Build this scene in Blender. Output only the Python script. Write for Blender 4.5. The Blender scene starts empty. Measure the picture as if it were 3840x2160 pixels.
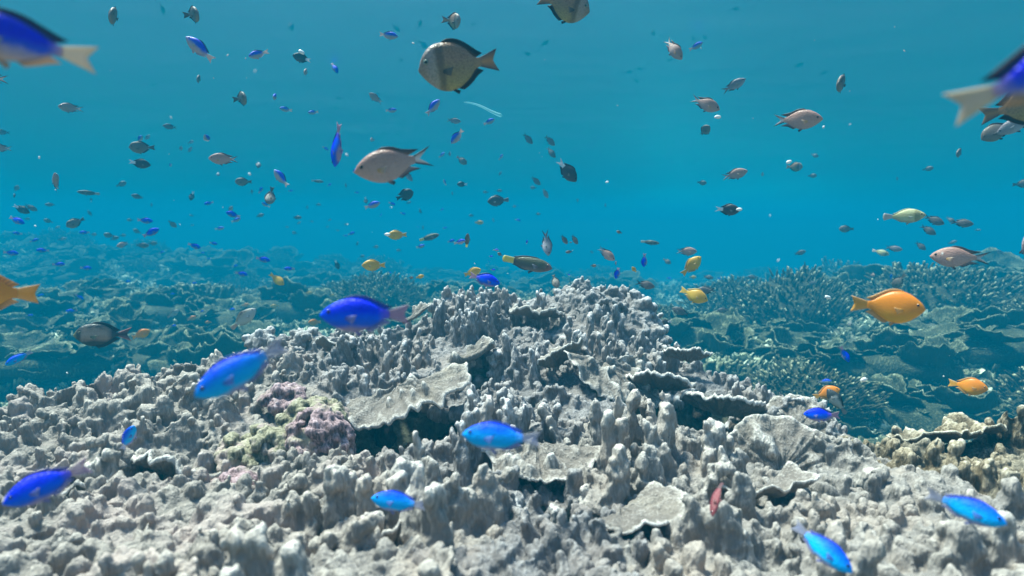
import bpy, math, random
import numpy as np
from mathutils import Vector, Matrix

SC = bpy.context.scene
COL = SC.collection
rnd = random.Random(7)
R = math.radians

# ---------------------------------------------------------------- camera
PITCH = R(-5.4)
cam_d = bpy.data.cameras.new("camera")
cam_d.sensor_width = 36
cam_d.lens = 18 / math.tan(R(40))
cam_d.clip_start = 0.02
cam_d.clip_end = 500
cam = bpy.data.objects.new("camera", cam_d)
COL.objects.link(cam)
cam.location = (0, 0, 0)
cam.rotation_euler = (R(90) + PITCH, 0, 0)
SC.camera = cam
cam_d.dof.use_dof = True
cam_d.dof.focus_distance = 1.5
cam_d.dof.aperture_fstop = 4.5

# ---------------------------------------------------------------- light
SUN_EL, SUN_AZ = R(68), R(303)          # azimuth the light comes from, clockwise from +Y
world = bpy.data.worlds.new("World")
SC.world = world
world.use_nodes = True
wn = world.node_tree
wn.nodes.clear()
sky = wn.nodes.new("ShaderNodeTexSky")
sky.sky_type = 'NISHITA'
sky.sun_disc = False
sky.sun_elevation = SUN_EL
sky.sun_rotation = SUN_AZ
bg = wn.nodes.new("ShaderNodeBackground")
bg.inputs[1].default_value = 0.13
wo = wn.nodes.new("ShaderNodeOutputWorld")
wn.links.new(sky.outputs[0], bg.inputs[0])
wn.links.new(bg.outputs[0], wo.inputs[0])
sd = bpy.data.lights.new("sun", 'SUN')
sd.energy = 5.0
sd.angle = R(13)          # the rippled surface softens it
sd.color = (1.0, 0.81, 0.70)
sun = bpy.data.objects.new("sun", sd)
COL.objects.link(sun)
sdir = Vector((math.sin(SUN_AZ) * math.cos(SUN_EL), math.cos(SUN_AZ) * math.cos(SUN_EL), math.sin(SUN_EL)))
sun.rotation_euler = sdir.to_track_quat('Z', 'Y').to_euler()
SC.view_settings.view_transform = 'Standard'
SC.view_settings.look = 'None'
SC.view_settings.exposure = 1.55
SC.view_settings.gamma = 1
SC.cycles.volume_bounces = 2
SC.cycles.max_bounces = 8
SC.cycles.transparent_max_bounces = 12
SC.cycles.use_denoising = True
SC.cycles.caustics_reflective = False
SC.cycles.caustics_refractive = False

HAZE_DENSITY = 0.172
HAZE_COLOR = (0.001, 0.129, 0.210)
HAZE_CLEAR = (0.09, 0.25, 0.33)          # how little of each colour the water swallows
SURF_Z = 0.95                            # the water surface above the camera

# ---------------------------------------------------------------- view helpers
CP, SP = math.cos(PITCH), math.sin(PITCH)
FPX = 1288 / math.tan(R(40))
def ray(px, py):
    """direction through a point of the photo (2576 x 1449 grid)"""
    u, v = (px - 1288) / FPX, (724.5 - py) / FPX
    return Vector((u, CP - v * SP, SP + v * CP)).normalized()
def at_y(px, py, Y):
    d = ray(px, py)
    return d * (Y / d.y)

# ---------------------------------------------------------------- numpy noise
def _hash(ix, iy, iz):
    h = (ix.astype(np.int64) * 374761393 + iy.astype(np.int64) * 668265263 + iz.astype(np.int64) * 2147483647 % 1000003 * 69069)
    h = (h ^ (h >> 13)) * 1274126177
    h = h ^ (h >> 16)
    return (h & 0xFFFF).astype(np.float64) / 32767.5 - 1.0
def noise3(p, seed=0):
    p = np.asarray(p, dtype=np.float64) + seed * 17.31
    i = np.floor(p); f = p - i; i = i.astype(np.int64)
    u = f * f * (3 - 2 * f)
    r = 0
    for dx in (0, 1):
        wx = u[:, 0] if dx else 1 - u[:, 0]
        for dy in (0, 1):
            wy = u[:, 1] if dy else 1 - u[:, 1]
            for dz in (0, 1):
                wz = u[:, 2] if dz else 1 - u[:, 2]
                r = r + wx * wy * wz * _hash(i[:, 0] + dx, i[:, 1] + dy, i[:, 2] + dz)
    return r
def fbm(p, octv=3, seed=0):
    p = np.asarray(p); r = 0; a = 1.0
    for k in range(octv):
        r = r + a * noise3(p * (2.03 ** k), seed + k * 3)
        a *= 0.5
    return r
def noise2(x, y, s, octv=2, seed=0):
    x = np.atleast_1d(np.asarray(x, float)); y = np.atleast_1d(np.asarray(y, float))
    sh = x.shape
    return fbm(np.stack([x.ravel() * s, y.ravel() * s, np.zeros(x.size) + .37], 1), octv, seed).reshape(sh)

# ---------------------------------------------------------------- mesh helpers
def mesh_np(name, V, F, mats=(), mi=None, smooth=True, attrs=None):
    """V (n,3) ; F list of (k,m) int arrays"""
    me = bpy.data.meshes.new(name)
    V = np.asarray(V, dtype=np.float32)
    F = [f for f in F if len(f)]
    loops = np.concatenate([f.ravel() for f in F]).astype(np.int32)
    tot = np.concatenate([np.full(len(f), f.shape[1], np.int32) for f in F])
    start = np.concatenate([[0], np.cumsum(tot)[:-1]]).astype(np.int32)
    me.vertices.add(len(V)); me.vertices.foreach_set("co", V.ravel())
    me.loops.add(len(loops)); me.loops.foreach_set("vertex_index", loops)
    me.polygons.add(len(tot)); me.polygons.foreach_set("loop_start", start)
    for m in mats: me.materials.append(m)
    if mi is not None: me.polygons.foreach_set("material_index", np.asarray(mi, np.int32))
    me.polygons.foreach_set("use_smooth", np.full(len(tot), smooth, bool))
    for k, a in (attrs or {}).items():
        at = me.attributes.new(k, 'FLOAT', 'POINT')
        at.data.foreach_set("value", np.asarray(a, np.float32))
    me.update(calc_edges=True)
    return me
def link(name, me, parent=None, loc=None):
    o = bpy.data.objects.new(name, me)
    COL.objects.link(o)
    if parent is not None: o.parent = parent
    if loc is not None: o.location = loc
    return o
def empty(name, loc):
    o = bpy.data.objects.new(name, None)
    COL.objects.link(o); o.location = loc
    o.empty_display_size = 0.02
    return o
def tag(o, label=None, cat=None, group=None, kind=None):
    if label: o["label"] = label
    if cat: o["category"] = cat
    if group: o["group"] = group
    if kind: o["kind"] = kind
    return o

# ---------------------------------------------------------------- materials
def nodes_mat(name):
    m = bpy.data.materials.new(name); m.use_nodes = True
    nt = m.node_tree; nt.nodes.clear()
    out = nt.nodes.new("ShaderNodeOutputMaterial")
    b = nt.nodes.new("ShaderNodeBsdfPrincipled")
    nt.links.new(b.outputs[0], out.inputs[0])
    return m, nt, b, out
def N(nt, t, **kw):
    n = nt.nodes.new(t)
    for k, v in kw.items():
        setattr(n, k, v)
    return n
def ramp(nt, stops, interp='LINEAR'):
    r = nt.nodes.new("ShaderNodeValToRGB")
    cr = r.color_ramp; cr.interpolation = interp
    while len(cr.elements) < len(stops): cr.elements.new(0.5)
    for e, (p, c) in zip(cr.elements, stops):
        e.position = p; e.color = tuple(c) + ((1,) if len(c) == 3 else ())
    return r
def mixc(nt, fac, a, b, typ='MIX'):
    m = nt.nodes.new("ShaderNodeMix"); m.data_type = 'RGBA'; m.blend_type = typ
    for sock, v in ((m.inputs[0], fac), (m.inputs[6], a), (m.inputs[7], b)):
        if hasattr(v, 'type') and hasattr(v, 'is_output'): nt.links.new(v, sock)
        elif isinstance(v, (int, float)): sock.default_value = v
        else: sock.default_value = tuple(v) + (1,)
    return m.outputs[2]
def math_n(nt, op, a, b=None, c=None, clamp=False):
    m = nt.nodes.new("ShaderNodeMath"); m.operation = op; m.use_clamp = clamp
    for k, v in enumerate((a, b, c)):
        if v is None: continue
        if hasattr(v, 'is_output'): nt.links.new(v, m.inputs[k])
        else: m.inputs[k].default_value = v
    return m.outputs[0]

def coral_mat(name, dark, mid, tip, patch=None, patch_amt=0.5, bump=0.85, scale=1.0, patch_scale=9.0, point=True):
    """coral tissue: brown-grey flesh with paler growing tips plus painted light and shade (attribute 'tip') and polyp texture"""
    m, nt, b, out = nodes_mat(name)
    geo = N(nt, "ShaderNodeNewGeometry")
    mp = N(nt, "ShaderNodeMapping"); mp.inputs['Scale'].default_value = (1, 1, 0.32)
    nt.links.new(geo.outputs['Position'], mp.inputs[0])
    fine = N(nt, "ShaderNodeTexNoise"); fine.inputs['Scale'].default_value = 260 * scale; fine.inputs['Detail'].default_value = 2
    nt.links.new(mp.outputs[0], fine.inputs[0])
    mid_n = N(nt, "ShaderNodeTexNoise"); mid_n.inputs['Scale'].default_value = 38 * scale; mid_n.inputs['Detail'].default_value = 4
    nt.links.new(geo.outputs['Position'], mid_n.inputs[0])
    big = N(nt, "ShaderNodeTexNoise"); big.inputs['Scale'].default_value = patch_scale; big.inputs['Detail'].default_value = 3
    nt.links.new(geo.outputs['Position'], big.inputs[0])
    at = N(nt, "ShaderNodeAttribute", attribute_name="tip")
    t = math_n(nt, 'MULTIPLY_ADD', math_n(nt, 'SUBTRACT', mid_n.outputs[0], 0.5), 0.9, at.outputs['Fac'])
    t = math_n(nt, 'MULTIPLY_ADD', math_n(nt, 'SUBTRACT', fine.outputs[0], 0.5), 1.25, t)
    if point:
        pt = math_n(nt, 'MULTIPLY', math_n(nt, 'SUBTRACT', geo.outputs['Pointiness'], 0.5), 2.2)  # edges paler, creases darker: part tissue, part light put into the colour
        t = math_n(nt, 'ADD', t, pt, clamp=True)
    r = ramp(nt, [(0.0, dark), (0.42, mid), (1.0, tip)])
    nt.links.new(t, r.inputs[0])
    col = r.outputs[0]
    if patch:
        f = ramp(nt, [(0.5, (0, 0, 0)), (0.66, (1, 1, 1))])
        nt.links.new(big.outputs[0], f.inputs[0])
        fm = math_n(nt, 'MULTIPLY', f.outputs[0], patch_amt)
        col = mixc(nt, fm, col, patch)
    nt.links.new(col, b.inputs['Base Color'])
    b.inputs['Roughness'].default_value = 0.85
    b.inputs['Specular IOR Level'].default_value = 0.2
    bp = N(nt, "ShaderNodeBump"); bp.inputs['Strength'].default_value = bump; bp.inputs['Distance'].default_value = 0.0045 / scale
    h = math_n(nt, 'MULTIPLY_ADD', mid_n.outputs[0], 1.5, fine.outputs[0])
    nt.links.new(h, bp.inputs['Height']); nt.links.new(bp.outputs[0], b.inputs['Normal'])
    return m

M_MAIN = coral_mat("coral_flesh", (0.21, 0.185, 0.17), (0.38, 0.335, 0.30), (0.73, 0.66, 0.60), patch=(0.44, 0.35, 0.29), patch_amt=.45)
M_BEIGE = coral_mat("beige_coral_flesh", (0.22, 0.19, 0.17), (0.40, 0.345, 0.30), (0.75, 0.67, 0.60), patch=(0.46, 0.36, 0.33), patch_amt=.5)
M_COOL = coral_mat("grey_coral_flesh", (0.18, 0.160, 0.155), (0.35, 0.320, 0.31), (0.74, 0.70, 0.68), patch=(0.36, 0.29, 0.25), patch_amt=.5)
M_SHADE_ROCK = coral_mat("shade_dark_rock", (0.03, 0.024, 0.018), (0.075, 0.06, 0.045), (0.20, 0.16, 0.13), patch=(0.10, 0.06, 0.05), patch_amt=.4)  # brown rock, coloured extra dark to stand in for shade
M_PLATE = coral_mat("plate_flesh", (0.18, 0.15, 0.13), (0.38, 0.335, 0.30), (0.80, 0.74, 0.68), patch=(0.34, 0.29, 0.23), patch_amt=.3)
M_PINK = coral_mat("coralline_crust", (0.10, 0.06, 0.06), (0.42, 0.28, 0.29), (0.80, 0.66, 0.68), patch=(0.36, 0.32, 0.22), patch_amt=.8, patch_scale=22)
M_GREEN = coral_mat("olive_crust", (0.09, 0.08, 0.05), (0.34, 0.30, 0.20), (0.68, 0.60, 0.48), patch=(0.46, 0.33, 0.33), patch_amt=.7, patch_scale=30)
M_BUSH = coral_mat("branch_flesh", (0.035, 0.033, 0.018), (0.18, 0.165, 0.085), (0.86, 0.80, 0.52), patch=(0.12, 0.10, 0.05), patch_amt=.4, point=False, patch_scale=4, scale=.35)
M_LEAF = coral_mat("leaf_flesh", (0.045, 0.05, 0.026), (0.24, 0.24, 0.14), (0.90, 0.90, 0.64), patch=(0.10, 0.09, 0.05), patch_amt=.5, point=False, patch_scale=5, scale=.35)
M_GOLD = coral_mat("golden_flesh", (0.11, 0.08, 0.045), (0.36, 0.29, 0.20), (0.80, 0.73, 0.60), patch=(0.3, 0.28, 0.24), patch_amt=.4)

def seabed_mat():
    m, nt, b, out = nodes_mat("seabed_mix")
    geo = N(nt, "ShaderNodeNewGeometry")
    n1 = N(nt, "ShaderNodeTexNoise"); n1.inputs['Scale'].default_value = 24; n1.inputs['Detail'].default_value = 6; n1.inputs['Roughness'].default_value = .7
    n2 = N(nt, "ShaderNodeTexVoronoi"); n2.inputs['Scale'].default_value = 30
    for n in (n1, n2): nt.links.new(geo.outputs['Position'], n.inputs[0])
    r = ramp(nt, [(0.30, (0.05, 0.05, 0.035)), (0.52, (0.17, 0.17, 0.12)), (0.62, (0.30, 0.30, 0.22)), (.75, (.5, .5, .4))])
    nt.links.new(n1.outputs[0], r.inputs[0])
    at = N(nt, "ShaderNodeAttribute", attribute_name="sand")
    s = ramp(nt, [(0.2, (0.50, 0.47, 0.38)), (0.7, (0.78, 0.75, 0.64))])
    nt.links.new(n1.outputs[0], s.inputs[0])
    nt.links.new(mixc(nt, at.outputs['Fac'], r.outputs[0], s.outputs[0]), b.inputs['Base Color'])
    b.inputs['Roughness'].default_value = 0.9; b.inputs['Specular IOR Level'].default_value = 0.1
    bp = N(nt, "ShaderNodeBump"); bp.inputs['Strength'].default_value = 0.8; bp.inputs['Distance'].default_value = 0.03
    h = math_n(nt, 'ADD', n1.outputs[0], n2.outputs[0])
    nt.links.new(h, bp.inputs['Height']); nt.links.new(bp.outputs[0], b.inputs['Normal'])
    return m
M_BED = seabed_mat()

# ---------------------------------------------------------------- the lie of the reef
RIDGE = [(-450, 1100, 1.05), (-250, 1070, 1.1), (0, 1040, 1.15), (230, 1015, 1.25), (480, 950, 1.42), (600, 915, 1.5),
         (760, 890, 1.6), (900, 890, 1.68), (1040, 860, 1.75), (1120, 800, 1.82), (1220, 783, 1.86), (1330, 795, 1.85), (1420, 778, 1.86),
         (1500, 778, 1.86), (1590, 800, 1.8), (1640, 850, 1.75), (1680, 915, 1.66), (1800, 960, 1.55), (1930, 1015, 1.42), (2060, 1085, 1.26),
         (2200, 1150, 1.12), (2400, 1160, 1.06), (2576, 1130, 1.06), (2800, 1120, 1.05), (3100, 1130, 1.0)]
CAVES = [  # px, py, Y, radius x, radius y, depth
    (985, 1095, 1.16, .140, .12, .18), (940, 1150, 1.07, .10, .065, .13), (1720, 1050, 1.31, .16, .17, .22), (1840, 1080, 1.26, .09, .12, .19),
    (450, 1225, .95, .080, .055, .10), (1800, 1150, 1.06, .05, .05, .10), (205, 1260, .87, .05, .04, .07), (1385, 1275, .83, .06, .045, .08),
    (1210, 955, 1.44, .07, .06, .08), (1385, 870, 1.62, .05, .05, .06), (2150, 1230, .92, .05, .05, .08), (1920, 1430, .66, .03, .03, .07), (970, 1440, .66, .03, .03, .06), (1410, 1000, 1.28, .035, .03, .07)]
PLATES = [  # px, py, Y of the hinge, radius, azimuth, tilt, label, extra ; the coral stands back from these
    (1520, 930, 1.42, .135, -62, -38, "large fan shaped plate coral with white rim left of the dark hollow", dict(roll=-14, arc=190, seed=1, cup=.12, frill=4, dz=.02)),
    (1655, 985, 1.44, .095, -118, 26, "wavy ledge coral with pale lip hanging over the dark hollow", dict(arc=170, seed=2, cup=.10, frill=5, th=.013, dz=.01)),
    (1815, 1045, 1.36, .095, -100, 28, "second wavy ledge coral, over the right half of the dark hollow", dict(roll=-12, arc=180, seed=3, cup=.10, frill=4, th=.014, dz=.01)),
    (1000, 1035, 1.26, .150, -78, -12, "curved ledge coral over the long black crevice", dict(roll=14, arc=185, seed=4, cup=.02, frill=4, th=.012, dz=.05)),
    (455, 1205, 1.00, .085, -95, 30, "rough lipped ledge coral roofing the small left cave", dict(roll=-10, arc=170, seed=5, frill=5, th=.014, cup=.06, dz=.01)),
    (1960, 1195, 1.02, .105, 80, 66, "upright striped plate coral with rounded white top, lower right", dict(arc=175, seed=6, cup=-.15, frill=3)),
    (2000, 1085, 1.24, .085, 60, 55, "round shell like plate coral on the right slope of the reef", dict(arc=200, seed=7, cup=-.2, frill=3)),
    (1350, 1165, .98, .10, -85, -14, "tongue shaped plate coral drooping with a bright lip, lower middle", dict(arc=150, seed=8, cup=.08, frill=3, dz=.03)),
    (1120, 960, 1.45, .14, 22, 22, "long narrow blade of coral rising to the right in mid reef", dict(arc=50, seed=9, cup=.1, frill=5, th=.016, dz=.03)),
    (1350, 822, 1.75, .085, -100, 14, "short ledge coral under the highest reef peak", dict(arc=170, seed=10, cup=.1, frill=5, th=.012, dz=.03)),
    (1010, 838, 1.66, .09, 30, 18, "thin pale plate sticking out beside the tail of the big blue fish", dict(arc=60, seed=11, frill=3, dz=.03)),
    (1900, 1285, .86, .080, -60, 10, "smooth rounded plate coral with white margin right of the red fish", dict(arc=190, seed=12, knobs=False, cup=.3, frill=3, dz=.03)),
    (1560, 1330, .78, .085, -45, 8, "flat pale plate coral at the bottom, left of the red fish", dict(arc=190, seed=13, knobs=False, cup=.12, frill=3, dz=.025)),
    (2330, 1135, 1.12, .11, -60, 10, "low arched plate coral at the right edge of the reef", dict(arc=190, seed=14, cup=.2, frill=4, mat="gold", dz=.03)),
    (1400, 950, 1.42, .075, -30, 30, "small cupped plate coral left of the large fan plate", dict(arc=180, seed=15, cup=.3, frill=4, dz=.03)),
    (200, 1250, .90, .06, -80, 22, "small ledge coral under the dark blue fish at lower left", dict(arc=160, seed=16, cup=.05, frill=4, th=.010, dz=.01)),
    (960, 1405, .68, .05, -60, 30, "bright rimmed curl of coral at the bottom, under the small blue fish", dict(arc=160, seed=17, cup=.4, frill=3, th=.007, dz=.01)),
    (840, 905, 1.5, .05, -140, 25, "small curled white rimmed plate beside the slanting blue fish's tail", dict(arc=160, seed=18, cup=.4, frill=3, dz=.02)),
    (1730, 925, 1.52, .06, -110, 30, "small curled ledge above the two wavy ledges of the dark hollow", dict(arc=150, seed=19, cup=.2, frill=4, th=.010, dz=.02)),
]
pts = []
for px, py, Y in RIDGE:
    p = at_y(px, py, Y); pts.append(tuple(p))
    k = Y + .10; pts.append((p.x * k / Y, k, p.z - .03))
    for dy, z in ((.45, -.90), (1.0, -1.3), (2.0, -1.4)):
        k = Y + dy; pts.append((p.x * k / Y, k, z))
for px in range(-500, 3201, 308):
    for py, Y in ((1449, .60), (1330, .74), (1220, .88)):
        p = at_y(px, py, Y); pts.append((p.x, Y, p.z))
for px, py, Y in ((700, 1050, 1.2), (1000, 1010, 1.27), (1300, 1000, 1.3), (1250, 900, 1.52), (1480, 880, 1.6), (1550, 960, 1.42), (300, 1110, 1.06), (1500, 1110, 1.08),
                  (1000, 1120, 1.06), (1900, 1140, 1.05), (1650, 980, 1.4)):
    p = at_y(px, py, Y); pts.append(tuple(p))
for x in (-1.6, -.8, 0, .8, 1.6):
    for y in (-.6, 0.0, .3): pts.append((x, y, -.40))
P = np.array(pts)
_d = np.linalg.norm(P[:, None, :2] - P[None, :, :2], axis=2)
_K = _d + np.eye(len(P)) * 0.01
_mean = P[:, 2].mean()
_W = np.linalg.solve(_K, P[:, 2] - _mean)
def near_h(x, y):
    x = np.asarray(x, float); y = np.asarray(y, float); sh = x.shape
    q = np.stack([x.ravel(), y.ravel()], 1); res = np.empty(len(q))
    for i in range(0, len(q), 20000):
        d = np.linalg.norm(q[i:i + 20000, None] - P[None, :, :2], axis=2)
        res[i:i + 20000] = d @ _W + _mean
    return res.reshape(sh)
CV = [(at_y(a, b, Y).x, Y, rx, ry, dep) for a, b, Y, rx, ry, dep in CAVES]
def cave_mask(x, y):
    m = np.zeros_like(np.asarray(x, float))
    for cx, cy, rx, ry, dep in CV:
        m = np.maximum(m, 1.5 * dep * np.clip(2.2 * (1 - ((x - cx) / rx) ** 2 - ((y - cy) / ry) ** 2), 0, 1))
    return m
MOUNDS = [  # far and mid reef swells: x, y, rx, ry, height
    (-4.6, 7.0, 2.2, 1.6, .36), (-2.4, 8.0, 1.5, 1.0, .24), (-3.4, 5.6, 1.5, 1.0, .22), (-1.4, 5.0, 1.5, .8, .14), (4.0, 6.2, 1.2, .9, .20), (6.2, 7.0, 1.5, 1.2, .06),
    (1.9, 3.3, .75, .6, .12), (2.7, 2.9, .8, .7, .14), (1.55, 2.1, .5, .35, .12), (2.3, 1.75, .7, .4, .10), (-2.0, 3.0, .8, .5, .10), (-1.5, 2.1, .35, .25, .10), (0.4, 5.5, 1.6, .9, .12),
    (-.6, 3.3, 1.0, .5, .10), (-7, 7, 2.5, 2, .36), (0, 9.5, 3, 1, .15), (3.3, 4.3, 1, .5, .12)]
KF = 2.3     # the mid and far reef lies this much farther off than first laid out
def far_h(x, y):
    far = -.64 + .19 * np.exp(-((y - 2.6) / 1.2) ** 2) + .05 * noise2(x, y, 1.1, 3, 5) - .055 * np.clip(y - 3.5, 0, 14)
    for cx, cy, rx, ry, h in MOUNDS:
        far = far + h * np.exp(-((x - cx) / rx) ** 2 - ((y - cy) / ry) ** 2)
    return far
def bed_h(x, y):
    x = np.asarray(x, float); y = np.asarray(y, float)
    far = far_h(x / KF, y / KF) * KF
    nr = near_h(x, y)
    w = np.clip((y - 2.4) / .8, 0, 1)
    w = np.maximum(w, np.clip((np.abs(x) - 1.9) / .6, 0, 1) * np.clip((y + .2) / .5, 0, 1))
    mix = nr * (1 - w) + far * w
    rel = .020 * noise2(x, y, 8.5, 2, 91) - .045 * np.clip(noise2(x, y, 10.5, 1, 92) - .30, 0, .5)
    mix = mix + rel * np.clip((2.3 - y) / .3, 0, 1)
    base = np.maximum(mix, np.where(w > 0, far - .02, -9))
    return base - cave_mask(x, y)
ROCKS = [(795, 1140, 1.05, .062), (790, 1050, 1.14, .065), (650, 1140, 1.04, .070), (590, 1240, .92, .045), (720, 1010, 1.22, .045)]
ZONES = [(at_y(q[0], q[1], q[2]).x, q[2], q[3], R(q[4]), q[5]) for q in PLATES]
RZ = [(at_y(a, b, Y).x, Y, r) for a, b, Y, r in ROCKS]
def no_columns(x, y):
    for cx, cy, r, az, tilt in ZONES:
        if tilt > 50:
            if math.hypot(x - cx, (y - cy + .04) * 1.3) < r * .85: return True
            continue
        dx, dy = x - cx, y - cy; d = math.hypot(dx, dy)
        if d < r * .18: return True
        if d < r * 1.08 and abs((math.atan2(dy, dx) - az + math.pi) % (2 * math.pi) - math.pi) < R(88): return True
    return any(math.hypot(x - a, y - b) < r for a, b, r in RZ)
def surf_z(x, y): return float(bed_h(np.array([x]), np.array([y]))[0])
def sand_mask(x, y):
    x = np.asarray(x) / KF; y = np.asarray(y) / KF
    s = np.clip(1.6 - np.abs(x - .34 * y) / (.12 * y + .08), 0, 1) * np.clip((y - 2.6) / .5, 0, 1)
    s = np.maximum(s, np.clip(1.5 - np.abs(x - .43 * y) / (.10 * y), 0, 1) * np.clip((y - 4.6) / .6, 0, 1))
    return s * np.clip(.7 + noise2(x, y, 2.2, 2, 9), 0, 1)

def build_seabed():
    ys = np.concatenate([np.arange(-1.0, .4, .1), np.arange(.4, 2.6, .022), np.arange(2.6, 12, .055), np.arange(12, 26, .14), np.arange(26, 56, .9)])
    us = np.linspace(-1, 1, 420)
    X = np.empty((len(ys), len(us))); Y = np.empty_like(X)
    for i, y in enumerate(ys):
        half = 2.4 + 1.5 * max(y, 0)
        X[i] = us * half; Y[i] = y
    Z = bed_h(X, Y)
    sand = sand_mask(X, Y)
    inreef = (Y < 2.3)
    rough = (noise2(X, Y, 4, 3, 2) * .045 + np.abs(noise2(X, Y, 11, 2, 4)) * .035) * (1 - sand * .9) * np.where(Y > 1.9, 1, .35)
    Z = Z + rough - np.where(inreef & (np.abs(X) < 1.9), .035, 0)
    V = np.stack([X.ravel(), Y.ravel(), Z.ravel()], 1)
    n, m = X.shape
    idx = np.arange(n * m).reshape(n, m)
    F = np.stack([idx[:-1, :-1].ravel(), idx[:-1, 1:].ravel(), idx[1:, 1:].ravel(), idx[1:, :-1].ravel()], 1)
    o = link("seabed", mesh_np("seabed", V, [F], [M_BED], attrs={"sand": sand.ravel()}))
    tag(o, "rough reef floor with a pale sand channel running away on the right", kind="structure")
build_seabed()

# ---------------------------------------------------------------- blob & column templates
def ico(sub=1):
    import bmesh
    bm = bmesh.new(); bmesh.ops.create_icosphere(bm, subdivisions=sub, radius=1)
    V = np.array([v.co[:] for v in bm.verts]); F = np.array([[v.index for v in f.verts] for f in bm.faces]); bm.free()
    return V, F
ICO1 = ico(1); ICO2 = ico(2)
def col_template(nseg=9):
    rings = [(-.35, 1.25), (0, 1.15), (.35, 1.0), (.65, .93), (.85, .80), (.96, .5)]
    V = [(0, 0, -.4)]
    for z, r in rings:
        for k in range(nseg):
            a = 2 * math.pi * k / nseg
            V.append((r * math.cos(a), r * math.sin(a), z))
    V.append((0, 0, 1.0))
    T, Q = [], []
    for k in range(nseg): T.append((0, 1 + (k + 1) % nseg, 1 + k))
    for i in range(len(rings) - 1):
        for k in range(nseg):
            a = 1 + i * nseg; Q.append((a + k, a + (k + 1) % nseg, a + nseg + (k + 1) % nseg, a + nseg + k))
    a = 1 + (len(rings) - 1) * nseg
    for k in range(nseg): T.append((a + k, a + (k + 1) % nseg, len(V) - 1))
    return np.array(V), np.array(T), np.array(Q)
CT = col_template()
class Soup:
    def __init__(s): s.V = []; s.T = []; s.Q = []; s.n = 0
    def add(s, V, T=None, Q=None):
        s.V.append(V)
        if T is not None and len(T): s.T.append(T + s.n)
        if Q is not None and len(Q): s.Q.append(Q + s.n)
        s.n += len(V)
    def blob(s, c, r, tmpl=ICO1, sq=(1, 1, 1)):
        s.add(tmpl[0] * np.array(sq) * r + np.array(c), tmpl[1])
    def column(s, base, h, rx, ry, ang, lean=(0, 0), tap=.85):
        V, T, Q = CT
        W = V.copy()
        f = 1 - (1 - tap) * np.clip(W[:, 2], 0, 1)
        x = W[:, 0] * rx * f; y = W[:, 1] * ry * f
        ca, sa = math.cos(ang), math.sin(ang)
        z = W[:, 2] * h
        out = np.stack([x * ca - y * sa + base[0] + lean[0] * z, x * sa + y * ca + base[1] + lean[1] * z, z + base[2]], 1)
        s.add(out, T, Q)
    def mesh(s, name):
        return mesh_np(name, np.concatenate(s.V), ([np.concatenate(s.T)] if s.T else []) + ([np.concatenate(s.Q)] if s.Q else []))
def remesh(me, voxel):
    o = bpy.data.objects.new("tmp", me); COL.objects.link(o)
    md = o.modifiers.new("r", 'REMESH'); md.mode = 'VOXEL'; md.voxel_size = voxel; md.adaptivity = 0
    dg = bpy.context.evaluated_depsgraph_get(); dg.update()
    ev = o.evaluated_get(dg); res = ev.to_mesh()
    V = np.empty(len(res.vertices) * 3, np.float32); res.vertices.foreach_get("co", V); V = V.reshape(-1, 3)
    Nn = np.empty(len(res.vertices) * 3, np.float32); res.vertices.foreach_get("normal", Nn); Nn = Nn.reshape(-1, 3)
    L = np.empty(len(res.loops), np.int32); res.loops.foreach_get("vertex_index", L)
    F = L.reshape(-1, 4)
    ev.to_mesh_clear(); bpy.data.objects.remove(o); bpy.data.meshes.remove(me)
    return V.astype(np.float64), Nn.astype(np.float64), F
def relax(V, F, it=1, k=.5):
    for _ in range(it):
        acc = np.zeros_like(V); cnt = np.zeros(len(V))
        for a, b in ((0, 1), (1, 2), (2, 3), (3, 0)):
            np.add.at(acc, F[:, a], V[F[:, b]]); np.add.at(acc, F[:, b], V[F[:, a]])
            np.add.at(cnt, F[:, a], 1); np.add.at(cnt, F[:, b], 1)
        V = V * (1 - k) + k * acc / np.maximum(cnt, 1)[:, None]
    return V

def biggest(V, Nn, F):
    """drop crumbs that do not hang together with the main body"""
    lab = np.arange(len(V))
    while True:
        old = lab.copy()
        m = lab[F].min(1)
        for k in range(4): np.minimum.at(lab, F[:, k], m)
        for _ in range(4): lab = lab[lab]
        if (lab == old).all(): break
    big = np.bincount(lab).argmax(); keep = lab == big
    new = np.cumsum(keep) - 1
    return V[keep], Nn[keep], new[F[keep[F[:, 0]]]]
# ---------------------------------------------------------------- near reef colonies
ridge_xy = np.array([(at_y(a, b, Y).x, Y) for a, b, Y in RIDGE])
ra = np.arctan2(ridge_xy[:, 0], ridge_xy[:, 1])
def ridge_y(x, y):   # ridge distance on the ray towards (x, y)
    return np.interp(np.arctan2(x, y), ra, ridge_xy[:, 1])
def dir_field(x, y): return 2.2 * float(noise2(x, y, 2.6, 1, 31)[0]) + .25

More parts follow.
